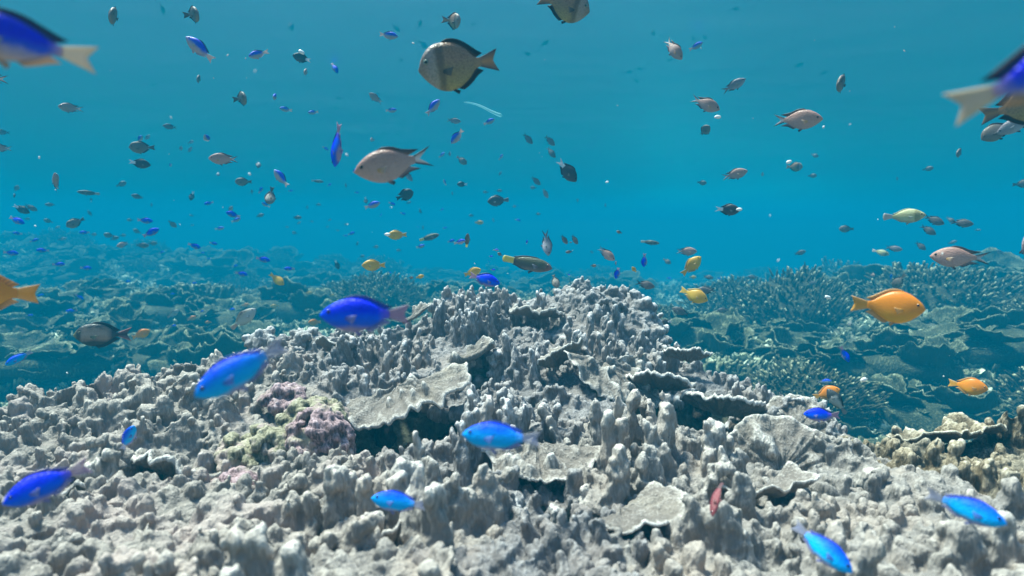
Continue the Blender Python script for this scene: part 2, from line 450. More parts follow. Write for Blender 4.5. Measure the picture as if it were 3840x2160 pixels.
COLONIES = [  # seed px, py, Y ; material ; label
    (1470, 790, 1.86, M_COOL, "knobbly grey coral block forming the highest peak of the reef"),
    (1230, 800, 1.84, M_COOL, "grey coral hump just left of the highest reef peak"),
    (1610, 820, 1.76, M_COOL, "dark chimney shaped coral stack at the right end of the reef crest"),
    (1130, 900, 1.55, M_COOL, "columnar grey coral below the left shoulder of the peak"),
    (1420, 900, 1.56, M_COOL, "dense grey column coral slope directly under the highest peak"),
    (760, 880, 1.55, M_COOL, "pale fingered coral behind the slanting blue fish, on the left crest"),
    (560, 930, 1.40, M_BEIGE, "lumpy whitish coral ridge at the slanting blue fish's head"),
    (250, 1040, 1.18, M_BEIGE, "rounded beige coral lumps on the far left crest"),
    (-60, 1080, 1.05, M_BEIGE, "beige coral lumps cut by the left frame edge"),
    (1000, 980, 1.32, M_COOL, "tall separate grey coral columns above the long dark crevice"),
    (1300, 1020, 1.25, M_COOL, "spiky grey coral field between the crevice and the big round plate"),
    (1750, 930, 1.50, M_COOL, "coral shelf over the deep dark hollow right of centre"),
    (1960, 1040, 1.32, M_COOL, "finned coral slope descending to the right of the dark hollow"),
    (700, 1060, 1.15, M_BEIGE, "whitish bumpy coral above the pink crusted knobs"),
    (420, 1120, 1.02, M_BEIGE, "soft looking beige coral lumps above the left cave"),
    (120, 1180, .92, M_BEIGE, "pale rounded coral lumps above the dark blue fish at lower left"),
    (1250, 1180, .96, M_COOL, "saw toothed grey coral around the blue fish in the lower middle"),
    (1600, 1170, 1.0, M_MAIN, "grey pillars of coral in front of the deep dark hollow"),
    (2000, 1190, .96, M_MAIN, "broad wrinkled coral beside the red fish, right of it"),
    (2350, 1200, .98, M_GOLD, "golden brown knobbly coral at the right edge of the reef"),
    (2750, 1180, .98, M_GOLD, "golden brown coral running off the right frame edge"),
    (250, 1350, .73, M_BEIGE, "soft pale coral mass in the lower left corner"),
    (650, 1330, .75, M_BEIGE, "pale coral mass with short stubs left of the small bright blue fish"),
    (1020, 1340, .74, M_MAIN, "toothed coral clump under the small bright blue fish"),
    (1400, 1360, .72, M_COOL, "dense toothed coral at the bottom middle"),
    (1750, 1340, .74, M_MAIN, "wrinkled grey coral mass under the red fish"),
    (2100, 1350, .73, M_MAIN, "streaky grey coral mass around the blue fish at lower right"),
    (2450, 1340, .75, M_MAIN, "streaky coral mass in the lower right corner"),
    (-250, 1280, .80, M_BEIGE, "coral mass beyond the lower left frame edge"),
    (2850, 1330, .76, M_MAIN, "coral mass beyond the lower right frame edge"),
]
seeds = np.array([(at_y(a, b, Y).x, Y) for a, b, Y, _, _ in COLONIES])
def cell(x, y):
    qx = x + .05 * noise2(x, y, 7, 2, 11); qy = y + .05 * noise2(x, y, 7, 2, 12)
    d = (qx[:, None] - seeds[None, :, 0]) ** 2 + (qy[:, None] - seeds[None, :, 1]) ** 2
    return d.argmin(1)

def build_colonies():
    soups = [Soup() for _ in COLONIES]; hollow = {}
    # body of each colony: overlapping lumps following the reef surface
    g = .026
    xs = np.arange(-1.75, 1.95, g); ys = np.arange(.38, 2.1, g)
    X, Y = np.meshgrid(xs, ys); X = X.ravel(); Y = Y.ravel()
    X = X + .3 * g * noise2(X, Y, 60, 1, 3); Y = Y + .3 * g * noise2(X, Y, 60, 1, 4)
    ok = (Y < ridge_y(X, Y) + .10) & (np.abs(X) < 1.02 * Y + .55)
    X, Y = X[ok], Y[ok]
    Z = bed_h(X, Y); C = cell(X, Y)
    hf = noise2(X, Y, 9, 2, 21)
    cm = cave_mask(X, Y)
    for x, y, z, c, h, dk in zip(X, Y, Z, C, hf, cm):
        r = .024 + .006 * h
        if dk > .045:  # pit lining takes the dark rock colour, which paints the hollow's shade
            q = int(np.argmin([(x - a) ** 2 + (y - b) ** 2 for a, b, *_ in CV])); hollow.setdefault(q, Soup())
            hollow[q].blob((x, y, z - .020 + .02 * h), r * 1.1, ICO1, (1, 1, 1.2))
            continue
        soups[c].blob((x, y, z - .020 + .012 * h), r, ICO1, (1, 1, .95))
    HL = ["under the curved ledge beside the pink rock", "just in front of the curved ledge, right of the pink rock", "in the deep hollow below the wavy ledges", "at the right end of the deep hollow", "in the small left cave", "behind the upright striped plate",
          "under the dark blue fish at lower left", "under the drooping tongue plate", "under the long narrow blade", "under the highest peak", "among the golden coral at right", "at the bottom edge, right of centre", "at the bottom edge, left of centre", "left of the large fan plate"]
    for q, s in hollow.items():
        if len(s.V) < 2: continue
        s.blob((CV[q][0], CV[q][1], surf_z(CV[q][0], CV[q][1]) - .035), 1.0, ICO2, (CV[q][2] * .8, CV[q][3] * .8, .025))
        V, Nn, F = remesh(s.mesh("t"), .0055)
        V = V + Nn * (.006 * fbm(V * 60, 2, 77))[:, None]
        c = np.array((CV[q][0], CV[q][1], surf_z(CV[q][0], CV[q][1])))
        tag(link("hollow_shade_rock", mesh_np("hollow_shade_rock", V - c, [F], [M_SHADE_ROCK], attrs={"tip": np.zeros(len(V))}), loc=tuple(c)),
            "brown rock coloured shade-dark " + HL[q], "rock", "rocks coloured shade-dark inside the hollows")
    # clusters of fused columns
    def spots(sp, tries):
        taken = {}
        for _ in range(tries):
            y = .42 + 1.6 * rnd.random(); x = rnd.uniform(-1.02 * y - .5, 1.02 * y + .5)
            if y > float(ridge_y(x, y)) + .06: continue
            i, j = int(x // sp), int(y // sp)
            if any((p := taken.get((i + a, j + b))) and math.hypot(p[0] - x, p[1] - y) < sp * .94 for a in (-1, 0, 1) for b in (-1, 0, 1)): continue
            taken[(i, j)] = (x, y)
            if float(cave_mask(np.array([x]), np.array([y]))[0]) > .015 or no_columns(x, y): continue
            yield x, y
    def stem(sp_, bx, by, h, r, th, lean, tap, nubs):
        bz = surf_z(bx, by) - .006
        sp_.column((bx, by, bz), h, r * rnd.uniform(1, 1.35), r * .85, th, lean, tap)
        for q in range(nubs):
            a = rnd.uniform(0, 6.28); hz = h * rnd.uniform(.25, .97); rr = r * (1 - (1 - tap) * hz / h) * .85
            sp_.blob((bx + lean[0] * hz + rr * math.cos(a), by + lean[1] * hz + rr * math.sin(a), bz + hz), rnd.uniform(.0038, .0068), ICO1, (1, 1, 2.6))
    for x, y in spots(.047, 17000):
        sp_ = soups[int(cell(np.array([x]), np.array([y]))[0])]
        left = x < -.30 * y - .08
        size = .85 + .65 * float(noise2(x, y, 4.2, 2, 41)[0]) + rnd.uniform(-.2, .3)
        size = min(max(size, .35 if not left else .6), 1.5)
        th = dir_field(x, y) + rnd.uniform(-.5, .5)
        fs = 1 + .55 * min(max((1.25 - y) / .45, 0), 1)
        if fs > 1.1 and rnd.random() < .42 * (fs - 1) / .55: continue
        front = .28 if float(cave_mask(np.array([x, x, x, x]), np.array([y + .05, y + .10, y + .15, y + .21])).max()) > .02 or no_columns(x, y + .05) or no_columns(x, y + .10) or no_columns(x, y + .15) else 1.0
        k = rnd.choice((1, 2, 4, 5, 6, 7)) if not left else rnd.choice((1, 2, 3, 4))
        cv = rnd.uniform(-.25, .25)
        if rnd.random() < .34:          # a thin folded blade instead of a comb
            k = rnd.randint(7, 12); bx, by = x, y; a_ = th; cv2 = rnd.uniform(-.35, .35); h0 = min(.075 * size, .085) * front * (.75 if left else 1)
            for j in range(k):
                env = math.sin(math.pi * (j + .8) / (k + .6)) ** .5
                sp_.column((bx, by, surf_z(bx, by) - .008), h0 * env * rnd.uniform(.85, 1.12) + .006, .0095 * fs, .0050 * fs, a_, (rnd.uniform(-.05, .05) - .35 * math.sin(a_), .35 * math.cos(a_) * (1 if j % 2 else .8)), .92)
                if rnd.random() < .5: sp_.blob((bx, by, surf_z(bx, by) + h0 * env * .9), .0062 * fs, ICO1, (1, 1, 1.3))
                bx += .0095 * fs * math.cos(a_); by += .0095 * fs * math.sin(a_); a_ += cv2 * rnd.uniform(.2, 1.4)
            continue
        for j in range(k):
            u = j - (k - 1) / 2
            t = u * .0145 * fs; th_ = th + cv * u
            env = 1 - .15 * abs(u)
            bx = x + t * math.cos(th_) + rnd.uniform(-.003, .003); by = y + t * math.sin(th_) + rnd.uniform(-.003, .003)
            h = min((.088 if not left else .050) * size * env * rnd.uniform(.7, 1.2), .108) * front * (1 + (fs - 1) * .35)
            r = rnd.uniform(.0090, .0135) * (1.0 if not left else 1.35) * (.8 + .25 * size) * fs
            stem(sp_, bx, by, h, r, th, (rnd.uniform(-.2, .2), rnd.uniform(-.2, .10)), rnd.uniform(.42, .78) if not left else rnd.uniform(.7, .95), rnd.choice((2, 3, 4, 5)))
    for x, y in spots(.027, 26000):      # short stubs filling the gaps
        if noise2(x, y, 13, 1, 44)[0] < -.35: continue
        sp_ = soups[int(cell(np.array([x]), np.array([y]))[0])]
        stem(sp_, x, y, rnd.uniform(.014, .036), rnd.uniform(.007, .0115) * (1.35 if y < .95 else 1), rnd.uniform(0, 3), (rnd.uniform(-.3, .3), rnd.uniform(-.3, .1)), rnd.uniform(.6, .9), rnd.choice((0, 1, 2)))
    # the rugged crest blocks
    def block(px, py, Y, w, h, dpt, c, k=26):
        p = at_y(px, py, Y)
        for _ in range(k):
            x = p.x + rnd.uniform(-w, w); y = Y + rnd.uniform(-dpt, dpt)
            zt = p.z - rnd.uniform(0, h) * (abs(x - p.x) / w) ** 1.5 * .6 - rnd.uniform(0, .030)
            zb = surf_z(x, y) - .02
            hh = max(zt - zb, .02)
            rr = rnd.uniform(.016, .028)
            soups[c].column((x, y, zb), hh, rr, rr * .85, rnd.uniform(0, 3), (0, 0), .95)
            for q in range(5):
                a = rnd.uniform(0, 6.28); hz = hh * rnd.uniform(.35, 1.0)
                soups[c].blob((x + rr * math.cos(a), y + rr * math.sin(a), zb + hz), rnd.uniform(.008, .016))
    block(1470, 722, 1.88, .085, .04, .05, 0, 46); block(1420, 738, 1.84, .04, .03, .03, 0, 16); block(1530, 742, 1.84, .05, .05, .04, 0, 22)
    block(1330, 750, 1.86, .06, .04, .03, 0, 16)
    block(1215, 738, 1.86, .07, .045, .04, 1, 30); block(1130, 752, 1.84, .04, .04, .03, 1, 14); block(1080, 800, 1.78, .03, .03, .03, 1, 10)
    block(1602, 733, 1.80, .022, .03, .03, 2, 12); block(1622, 775, 1.78, .045, .05, .04, 2, 18); block(1640, 815, 1.72, .03, .05, .03, 2, 12)
    block(670, 825, 1.58, .030, .04, .02, 5, 8); block(765, 825, 1.6, .035, .03, .02, 5, 8); block(700, 845, 1.6, .05, .03, .02, 5, 8)
    block(1050, 905, 1.42, .022, .10, .02, 3, 8); block(1045, 925, 1.36, .018, .10, .012, 9, 6); block(1250, 872, 1.5, .018, .05, .02, 4, 6)
    for k, (px, py, Y, mat, label) in enumerate(COLONIES):
        s = soups[k]
        if not s.V: continue
        vox = .0034 if Y < 1.1 else .0042
        V, Nn, F = remesh(s.mesh("t"), vox)
        V, Nn, F = biggest(V, Nn, F)
        V = relax(V, F, 1, .5)
        d = .0040 * fbm(V * 70, 2, 51) + .0042 * noise3(V * np.array([150, 150, 34]), 52) + .0016 * noise3(V * np.array([300, 300, 60]), 53)
        V = V + Nn * d[:, None]
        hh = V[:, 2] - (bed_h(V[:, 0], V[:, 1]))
        tip = np.clip(hh / .11, 0, 1) ** 1.4 * .8 * np.clip(.4 + Nn[:, 2], 0, 1)  # growing tips paler; upward faces too, light put into the colour
        c = np.array((seeds[k][0], seeds[k][1], surf_z(*seeds[k])))
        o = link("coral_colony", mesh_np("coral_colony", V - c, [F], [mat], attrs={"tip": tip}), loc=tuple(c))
        tag(o, label, "coral", "columnar coral colonies of the near reef")
build_colonies()

# ---------------------------------------------------------------- plates
def plate_geo(r, arc=200, nr=26, na=90, th=.006, cup=.25, wav=.08, seed=0, knobs=True, frill=7):
    """fan shaped coral plate, hinge at the origin, opening along +x; closed shell with a thick pale rim"""
    a = np.radians(np.linspace(-arc / 2, arc / 2, na)); s = np.linspace(0.04, 1, nr)
    A, S = np.meshgrid(a, s, indexing='ij')
    na_ = lambda f, o: noise2(A.ravel() * f, S.ravel() * .6 + seed * 7.7 + o, 1.0, 2, 65).reshape(A.shape)
    edge = 1 + .16 * na_(1.6, 0) + .06 * na_(5.0, 3)
    rad = r * S * (edge * S + (1 - S))
    x = rad * np.cos(A); y = rad * np.sin(A)
    z = cup * r * S ** 2.0 + wav * r * S ** 2 * 1.5 * na_(frill * .55, 9) + .05 * r * na_(2.5, 20)
    nz = noise2(x.ravel() + seed * 3, y.ravel(), 26 , 2, 61).reshape(x.shape)
    z = z + .004 * nz
    z = z + .07 * r * na_(9, 30) * S * (1 if knobs else .4) + .003 * noise2(x.ravel(), y.ravel(), 95, 2, 66).reshape(x.shape)
    kn = np.clip(noise2(x.ravel(), y.ravel() + seed * 5, 42, 1, 63).reshape(x.shape) - .25, 0, 1) * (.03 if knobs else .004) * np.clip((1 - S) * 4, 0, 1)
    top = np.stack([x, y, z + th / 2 * (1 - .35 * S) + kn], 2).reshape(-1, 3)
    bot = np.stack([x, y, z - th / 2 * (1 - .35 * S)], 2).reshape(-1, 3)
    lip = np.stack([x[:, -1] * 1.012, y[:, -1] * 1.012, z[:, -1]], 1)
    n = na * nr
    idx = np.arange(n).reshape(na, nr)
    Ft = np.stack([idx[:-1, :-1].ravel(), idx[:-1, 1:].ravel(), idx[1:, 1:].ravel(), idx[1:, :-1].ravel()], 1)
    Fb = Ft[:, ::-1] + n
    li = np.arange(na) + 2 * n
    te = idx[:, -1]; be = idx[:, -1] + n
    w1 = np.stack([te[:-1], li[:-1], li[1:], te[1:]], 1); w2 = np.stack([li[:-1], be[:-1], be[1:], li[1:]], 1)
    hi = idx[:, 0]; hb = hi + n
    w3 = np.stack([hi[1:], hb[1:], hb[:-1], hi[:-1]], 1)
    caps = []
    for row, fl in ((idx[0], 1), (idx[-1], 0)):
        q = np.stack([row[:-1], row[:-1] + n, row[1:] + n, row[1:]], 1); caps.append(q if fl else q[:, ::-1])
    V = np.concatenate([top, bot, lip])
    tip = np.concatenate([np.clip((S.ravel() - .88) / .12, 0, 1) * .45 + np.clip(kn.ravel() * 30, 0, .5), np.clip((S.ravel() - .95) / .05, 0, 1) * 1.0 - .5, np.full(na, .70)])  # underside gets a darker colour, painting the shade below the plate
    return V, np.concatenate([Ft, Fb, w1, w2, w3] + caps), tip
def plate(px, py, Y, r, az, tilt, label, mat=None, roll=0, dz=0, parts=None, **kw):
    """hinge at the photo point and distance; az = opening direction (0 right, -90 towards camera), tilt = up (+) or drooping (-)"""
    V, F, tip = plate_geo(r, **kw)
    o = link("plate_coral", mesh_np("plate_coral", V, [F], [mat or M_PLATE], attrs={"tip": tip}))
    p = at_y(px, py, Y); p.z += dz
    o.location = p
    o.rotation_euler = (Matrix.Rotation(R(az), 4, 'Z') @ Matrix.Rotation(R(-tilt), 4, 'Y') @ Matrix.Rotation(R(roll), 4, 'X')).to_euler()
    tag(o, label, "coral", "plate corals growing out of the near reef")
    return o
for px_, py_, Y_, r_, az_, ti_, lab_, kw_ in PLATES:
    kw_ = dict(kw_)
    if kw_.get("mat") == "gold": kw_["mat"] = M_GOLD
    plate(px_, py_, Y_, r_, az_, ti_, lab_, **kw_)

# ---------------------------------------------------------------- crusted knobs
def knobs(px, py, Y, w, h, n, mat, label, rmin=.007, rmax=.016, top=.0, name="crusted_rock"):
    p = at_y(px, py, Y); s = Soup()
    s.blob((0, 0, -h * .4), 1.0, ICO2, (w * .9, w * .7, h * .8))
    for _ in range(n):
        a = rnd.uniform(0, 2 * math.pi); e = rnd.uniform(-.3, 1.4)
        c = (w * math.cos(a) * math.cos(e), w * .75 * math.sin(a) * math.cos(e), h * (math.sin(e) * .9) - h * .3)
        s.blob(c, rnd.uniform(rmin, rmax), ICO1)
    V, Nn, F = remesh(s.mesh("t"), .0032)
    V = relax(V, F, 1, .5)
    V = V + Nn * (.003 * fbm((V + np.array(p)) * 110, 2, 71))[:, None]
    o = link(name, mesh_np(name, V, [F], [mat], attrs={"tip": np.clip(Nn[:, 2] * .2 + .15, 0, 1)}), loc=tuple(p))
    tag(o, label, "rock")
knobs(800, 1105, 1.05, .055, .085, 100, M_PINK, "pink and lilac crusted rock left of the black crevice")
knobs(790, 1045, 1.14, .060, .042, 60, M_GREEN, "olive and mauve crusted rock above the pink crusted one")
knobs(650, 1130, 1.04, .066, .055, 70, M_GREEN, "brownish crusted boulder between the pink rock and the left cave")
knobs(590, 1232, .92, .040, .036, 45, M_PINK, "small mauve crusted rock right of the left cave")
knobs(720, 1000, 1.22, .045, .032, 35, M_PINK, "low lilac crusted rock under the slanting blue fish")

# ---------------------------------------------------------------- mid and far corals
def bush_mesh(seed, n=1250):
    rr = random.Random(seed); s = Soup(); tips = []
    V, F = ICO2
    for i in range(n):
        u = rr.random(); ph = rr.uniform(0, 2 * math.pi); el = math.asin(rr.uniform(.0, 1))
        d = np.array((math.cos(el) * math.cos(ph), math.cos(el) * math.sin(ph), math.sin(el) * .85))
        c0 = d * rr.uniform(.66, .88) * (1 + .22 * float(noise3(d[None] * 2.2, seed + 7)[0])); up = np.array((0, 0, .35)) + d * .65 + np.array([rr.uniform(-.35, .35) for _ in range(3)])
        up = up / np.linalg.norm(up)
        L = rr.uniform(.06, .15); r = rr.uniform(.010, .020)
        a = np.cross(up, (0.3, .5, .1)); a /= np.linalg.norm(a); b = np.cross(up, a)
        ring = []
        for t, k in ((0, 1.3), (.5, 1.0), (.9, .75)):
            for q in range(5):
                g = 2 * math.pi * q / 5
                ring.append(c0 + up * L * t + (a * math.cos(g) + b * math.sin(g)) * r * k)
        ring.append(c0 + up * L)
        Q = [[j * 5 + q, j * 5 + (q + 1) % 5, (j + 1) * 5 + (q + 1) % 5, (j + 1) * 5 + q] for j in range(2) for q in range(5)]
        T = [[10 + q, 10 + (q + 1) % 5, 15] for q in range(5)]
        s.add(np.array(ring), np.array(T), np.array(Q)); tp = rr.choice((.1, .2, .5, 1.0)); tips += [0] * 5 + [.1 * tp] * 5 + [.75 * tp] * 5 + [tp]
    core = V * np.array((.80, .80, .66)) * (1 + .22 * noise3(V * 2.2, seed + 7))[:, None]
    s.add(core, F); tips += [0] * len(core)
    return mesh_np("branching", np.concatenate(s.V), [np.concatenate(s.T), np.concatenate(s.Q)], [M_BUSH], attrs={"tip": tips})
def leafy_mesh(seed, n=32):
    rr = random.Random(seed); Vs, Fs, Ts = [], [], []; k = 0
    for i in range(n):
        V, F, t = plate_geo(rr.choice((rr.uniform(.10, .26), rr.uniform(.10, .26), rr.uniform(.3, .45))), arc=rr.uniform(130, 230), nr=9, na=30, th=.022, cup=rr.uniform(.15, .6), wav=.13, seed=rr.uniform(0, 9), knobs=False, frill=rr.choice((4, 5, 7)))
        V = V * 1.0
        V[:, 2] += .045 * noise3(V * 7, int(seed * 10 + i)) + .03 * np.abs(noise3(V * 17, int(seed * 10 + i)))
        M = Matrix.Rotation(rr.uniform(0, 6.28), 4, 'Z') @ Matrix.Rotation(-R(rr.uniform(-5, 45)), 4, 'Y')
        V = V @ np.array(M.to_3x3()).T + np.array((rr.uniform(-.6, .6), rr.uniform(-.6, .6), rr.uniform(-.05, .28)))
        Vs.append(V); Fs.append(F + k); Ts.append(t * .7); k += len(V)
    V, F = ICO2
    core = V * np.array((.75, .75, .33)) * (1 + .3 * noise3(V * 4, seed))[:, None]
    return mesh_np("leafy", np.concatenate(Vs + [core]), [np.concatenate(Fs), F + k], [M_LEAF], attrs={"tip": np.concatenate(Ts + [np.zeros(len(core))])})
def lump_mesh(seed):
    rr = random.Random(seed); s = Soup()
    s.blob((0, 0, -.1), 1, ICO2, (.75, .75, .45))
    for i in range(110):
        a = rr.uniform(0, 6.28); q = math.sqrt(rr.random()) * .85; x, y = q * math.cos(a), q * math.sin(a)
        z = .35 * math.sqrt(max(0, 1 - q * q)) - .15
        s.column((x, y, z), rr.uniform(.12, .4), rr.uniform(.05, .09), rr.uniform(.04, .07), rr.uniform(0, 3), (x * .4, y * .4), .7)
    V, Nn, F = remesh(s.mesh("t"), .028)
    V = V + Nn * (.02 * fbm(V * 12, 2, seed))[:, None]
    return mesh_np("lump", V, [F], [M_LEAF], attrs={"tip": np.clip(V[:, 2] / .5, 0, 1) ** 2 * np.clip(Nn[:, 2], 0, 1)})
PROTO = {"b": [bush_mesh(i) for i in range(4)], "l": [leafy_mesh(i) for i in range(6)], "m": [lump_mesh(i) for i in range(3)]}
KIND = {"b": ("branching_coral", "branching coral bush with pale tips", "branching corals of the mid reef"),
        "l": ("leafy_coral", "leafy coral of wavy pale-edged plates", "leafy corals of the mid reef"),
        "m": ("knobbly_coral", "knobbly coral head", "knobbly coral heads of the mid reef")}

LAND = []        # landmarks: (px, py, phrase)
USED = set()
def project(p):
    x, y, z = p
    f = y * CP + z * SP; v = -y * SP + z * CP
    if f < .05: return None
    return 1288 + x / f * FPX, 724.5 - v / f * FPX
DIRS = [("right of", 0), ("above and right of", 45), ("above", 90), ("above and left of", 135), ("left of", 180), ("below and left of", 225), ("below", 270), ("below and right of", 315)]
def auto_label(desc, px, py, extra=""):
    L = sorted(LAND, key=lambda l: math.hypot(l[0] - px, l[1] - py))
    words = desc + ((" " + extra) if extra else "")
    for near in range(3):
        for l in L[:14]:
            dx, dy = px - l[0], l[1] - py
            d = math.hypot(dx, dy)
            if d < 14: continue
            a = math.degrees(math.atan2(dy, dx)) % 360
            dn = min(DIRS, key=lambda q: abs((a - q[1] + 180) % 360 - 180))[0]
            pre = "just " if d < 70 else ("" if d < 190 else "well ")
            s = f"{words}, {pre}{dn} {l[2]}"
            if len(s.replace(",", " ").split()) > 16: s = f"{desc}, {pre}{dn} {l[2]}"
            if len(s.split()) <= 16 and s not in USED:
                USED.add(s); return s
    return words
def extract_shape(h): return "low" if h < .5 else ""

def scatter_corals(landmarks_ready=True):
    placed = []
    cand = []
    fixed = [("l", 60, 1000, 1.55, .15), ("l", 200, 940, 1.7, .16),  # kind, px, py, Y, size
        ("l", 60, 800, 2.6, .26), ("l", 300, 790, 2.7, .30), ("l", 120, 940, 1.95, .20), ("l", 430, 880, 2.1, .18), ("l", 200, 700, 4.2, .3), ("l", 480, 720, 3.8, .3), ("l", 250, 990, 1.75, .12), ("m", 620, 850, 2.3, .14),
        ("l", 760, 770, 2.9, .24), ("l", 560, 800, 2.6, .2), ("l", 900, 760, 3.0, .22), ("m", 1040, 770, 2.7, .12), ("l", 850, 800, 2.6, .16),
        ("b", 2000, 800, 2.55, .30), ("l", 2180, 850, 2.3, .24), ("b", 2350, 830, 2.45, .32), ("l", 2060, 930, 1.95, .17), ("b", 2250, 960, 1.85, .24), ("l", 2450, 940, 1.95, .22), ("l", 2340, 1040, 1.6, .17), ("b", 2540, 1040, 1.6, .20), ("b", 2200, 1050, 1.55, .17),
        ("l", 1760, 880, 2.15, .20), ("l", 1870, 860, 2.2, .22), ("l", 1930, 920, 1.95, .16), ("m", 1700, 830, 2.6, .16), ("l", 2130, 1110, 1.4, .12), ("l", 2480, 1110, 1.45, .14),
        ("b", 2500, 870, 2.6, .3), ("b", 2120, 705, 5.4, .48), ("b", 2230, 710, 5.2, .42), ("l", 2050, 730, 4.9, .35), ("l", 2540, 780, 3.2, .3), ("b", 2400, 760, 3.6, .35), ("l", 2300, 790, 3.0, .22),
        ("l", 80, 870, 2.35, .17), ("b", 2700, 980, 1.9, .28), ("l", -120, 900, 2.2, .26), ("b", 2700, 860, 2.5, .3)]
    for k, px, py, Y, s in fixed:
        p = at_y(px, py, Y); cand.append((k, p.x * KF, Y * KF, s * KF))
    g = random.Random(23)
    for _ in range(5000):
        y = 1.0 + 9.6 * g.random() ** 1.1; x = g.uniform(-.98 * y - .3, .98 * y + .3)
        if float(sand_mask(np.array([x * KF]), np.array([y * KF]))[0]) > .25 and g.random() < .93: continue
        if y * KF < ridge_y(x, y) + .55: continue
        s = g.uniform(.14, .30) * (1 + .10 * max(y - 3, 0))
        k = g.choice("llllbm") if x < .2 * y else g.choice("bbllm")
        cand.append((k, x * KF, y * KF, s * KF))
    for k, x, y, s in cand:
        if any(math.hypot(x - a, y - b) < (s + c) * .70 for a, b, c in placed): continue
        placed.append((x, y, s))
    return cand, placed
cand, placed = scatter_corals()
pl = {(x, y) for x, y, s in placed}
CORALS = []
gg = random.Random(5)
for k, x, y, s in cand:
    if (x, y) not in pl: continue
    me = gg.choice(PROTO[k])
    z = surf_z(x, y)
    q = project((x, y, z + s * .3))
    if q is None or not (-300 < q[0] < 2876): continue
    name, desc, grp = KIND[k]
    o = link(name, me, loc=(x, y, z + .02))
    sz = s * (1.0 if k != "l" else 1.15)
    o.scale = (sz * gg.uniform(.9, 1.15), sz * gg.uniform(.9, 1.15), sz * gg.uniform(.7, 1.0))
    o.rotation_euler = (gg.uniform(-.12, .12), gg.uniform(-.12, .12), gg.uniform(0, 6.28))
    CORALS.append((o, q, y, s, desc, grp))

# small coral rubble covering the floor between the heads
def boulder(px, py, Y, w, h, label, n=40, mat=None):  # added lump; its dark colour stands for the shade of a cave
    p = at_y(px, py, Y) * KF; s = Soup()
    s.blob((0, 0, 0), 1, ICO2, (w * .9, w * .7, h * .8))
    g = random.Random(px)
    for _ in range(n):
        a, e = g.uniform(0, 6.28), g.uniform(-.4, 1.4)
        s.blob((w * math.cos(a) * math.cos(e), w * .8 * math.sin(a) * math.cos(e), h * math.sin(e)), w * g.uniform(.10, .24), ICO1)
    V, Nn, F = remesh(s.mesh("t"), w / 28)
    V = V + Nn * (w * .05 * fbm(V / w * 9, 2, 5))[:, None]
    o = link("cave_shade_lump", mesh_np("cave_shade_lump", V, [F], [mat or M_SHADE_ROCK], attrs={"tip": np.clip(Nn[:, 2] - .4, 0, 1) * .5}), loc=tuple(p))
    tag(o, label, "rock")
boulder(40, 905, 2.15, .34, .17, "added dark lump for cave shade at the left edge, behind the small blue fish")
boulder(170, 880, 2.30, .30, .15, "added dark lump for cave shade in the left hollow, under the black rimmed tan fish")
def rubble():
    g = random.Random(99); rs = np.random.RandomState(4)
    s = Soup(); tips = []
    n = 32000
    y = 2.0 + 20 * rs.rand(n) ** 1.25; x = (rs.rand(n) * 2 - 1) * (y * .98 + .3)
    z = bed_h(x, y) + noise2(x, y, 4, 3, 2) * .045
    keep = (y > ridge_y(x, y) + .22) & (rs.rand(n) > sand_mask(x, y) * .93)
    for a, b, c in zip(x[keep], y[keep], z[keep]):
        sc = g.uniform(.011, .030) * (1 + .20 * max(b - 2, 0))
        if g.random() < .62:
            n_ = 7; a0 = g.uniform(0, 6.28); cv = g.uniform(-1.1, 1.1); hh = sc * g.uniform(.8, 1.6); st = sc * .55
            px_, py_ = a, b; V = []; T_ = []; pk = g.choice((.5, .9, 1.2)); ln = g.uniform(-.9, .9)
            for j in range(n_):
                dx, dy = math.cos(a0), math.sin(a0); up = hh * (1 + .3 * math.sin(j * 1.9 + a)); th = sc * .13
                for (zz, ll, tt) in ((-.3 * sc, 0, 0), (up, ln * up, pk)):
                    for sd_ in (1, -1):
                        V.append((px_ - dy * (th * sd_ + ll), py_ + dx * (th * sd_ + ll), c + zz)); T_.append(tt)
                px_ += dx * st; py_ += dy * st; a0 += cv * g.uniform(.2, 1.0)
            Q = []
            for j in range(n_ - 1):
                k0 = 4 * j; k1 = k0 + 4
                Q += [(k0, k1, k1 + 2, k0 + 2), (k0 + 2, k1 + 2, k1 + 3, k0 + 3), (k0 + 3, k1 + 3, k1 + 1, k0 + 1), (k0 + 1, k1 + 1, k1, k0)]
            Q += [(0, 2, 3, 1), (4 * n_ - 4, 4 * n_ - 3, 4 * n_ - 1, 4 * n_ - 2)]
            s.add(np.array(V), None, np.array(Q)); tips.append(np.array(T_))
            continue
        for j in range(g.choice((1, 2, 3))):
            V = ICO1[0] * np.array((sc * g.uniform(.5, 1.4), sc * g.uniform(.5, 1.4), sc * g.uniform(.25, 1.1)))
            M = np.array(Matrix.Rotation(g.uniform(0, 6), 3, 'Z') @ Matrix.Rotation(g.uniform(-.9, .9), 3, 'X'))
            V = V @ M.T
            V = V * (1 + .35 * noise3(ICO1[0] * 2.3 + a * 9 + j))[:, None]
            t = np.clip(V[:, 2] / sc, 0, 1) * g.choice((.1, .5, 1.0, 1.3))
            s.add(V + np.array((a + g.uniform(-1, 1) * sc * 1.4, b + g.uniform(-1, 1) * sc * 1.4, c + sc * g.uniform(0, 1.0))), ICO1[1]); tips.append(t)
    me = mesh_np("rubble", np.concatenate(s.V), [np.concatenate(s.T), np.concatenate(s.Q)], [M_LEAF], attrs={"tip": np.concatenate(tips)}, smooth=False)
    o = link("coral_rubble", me)
    tag(o, "carpet of small coral pieces and rubble between the coral heads", kind="stuff")
rubble()

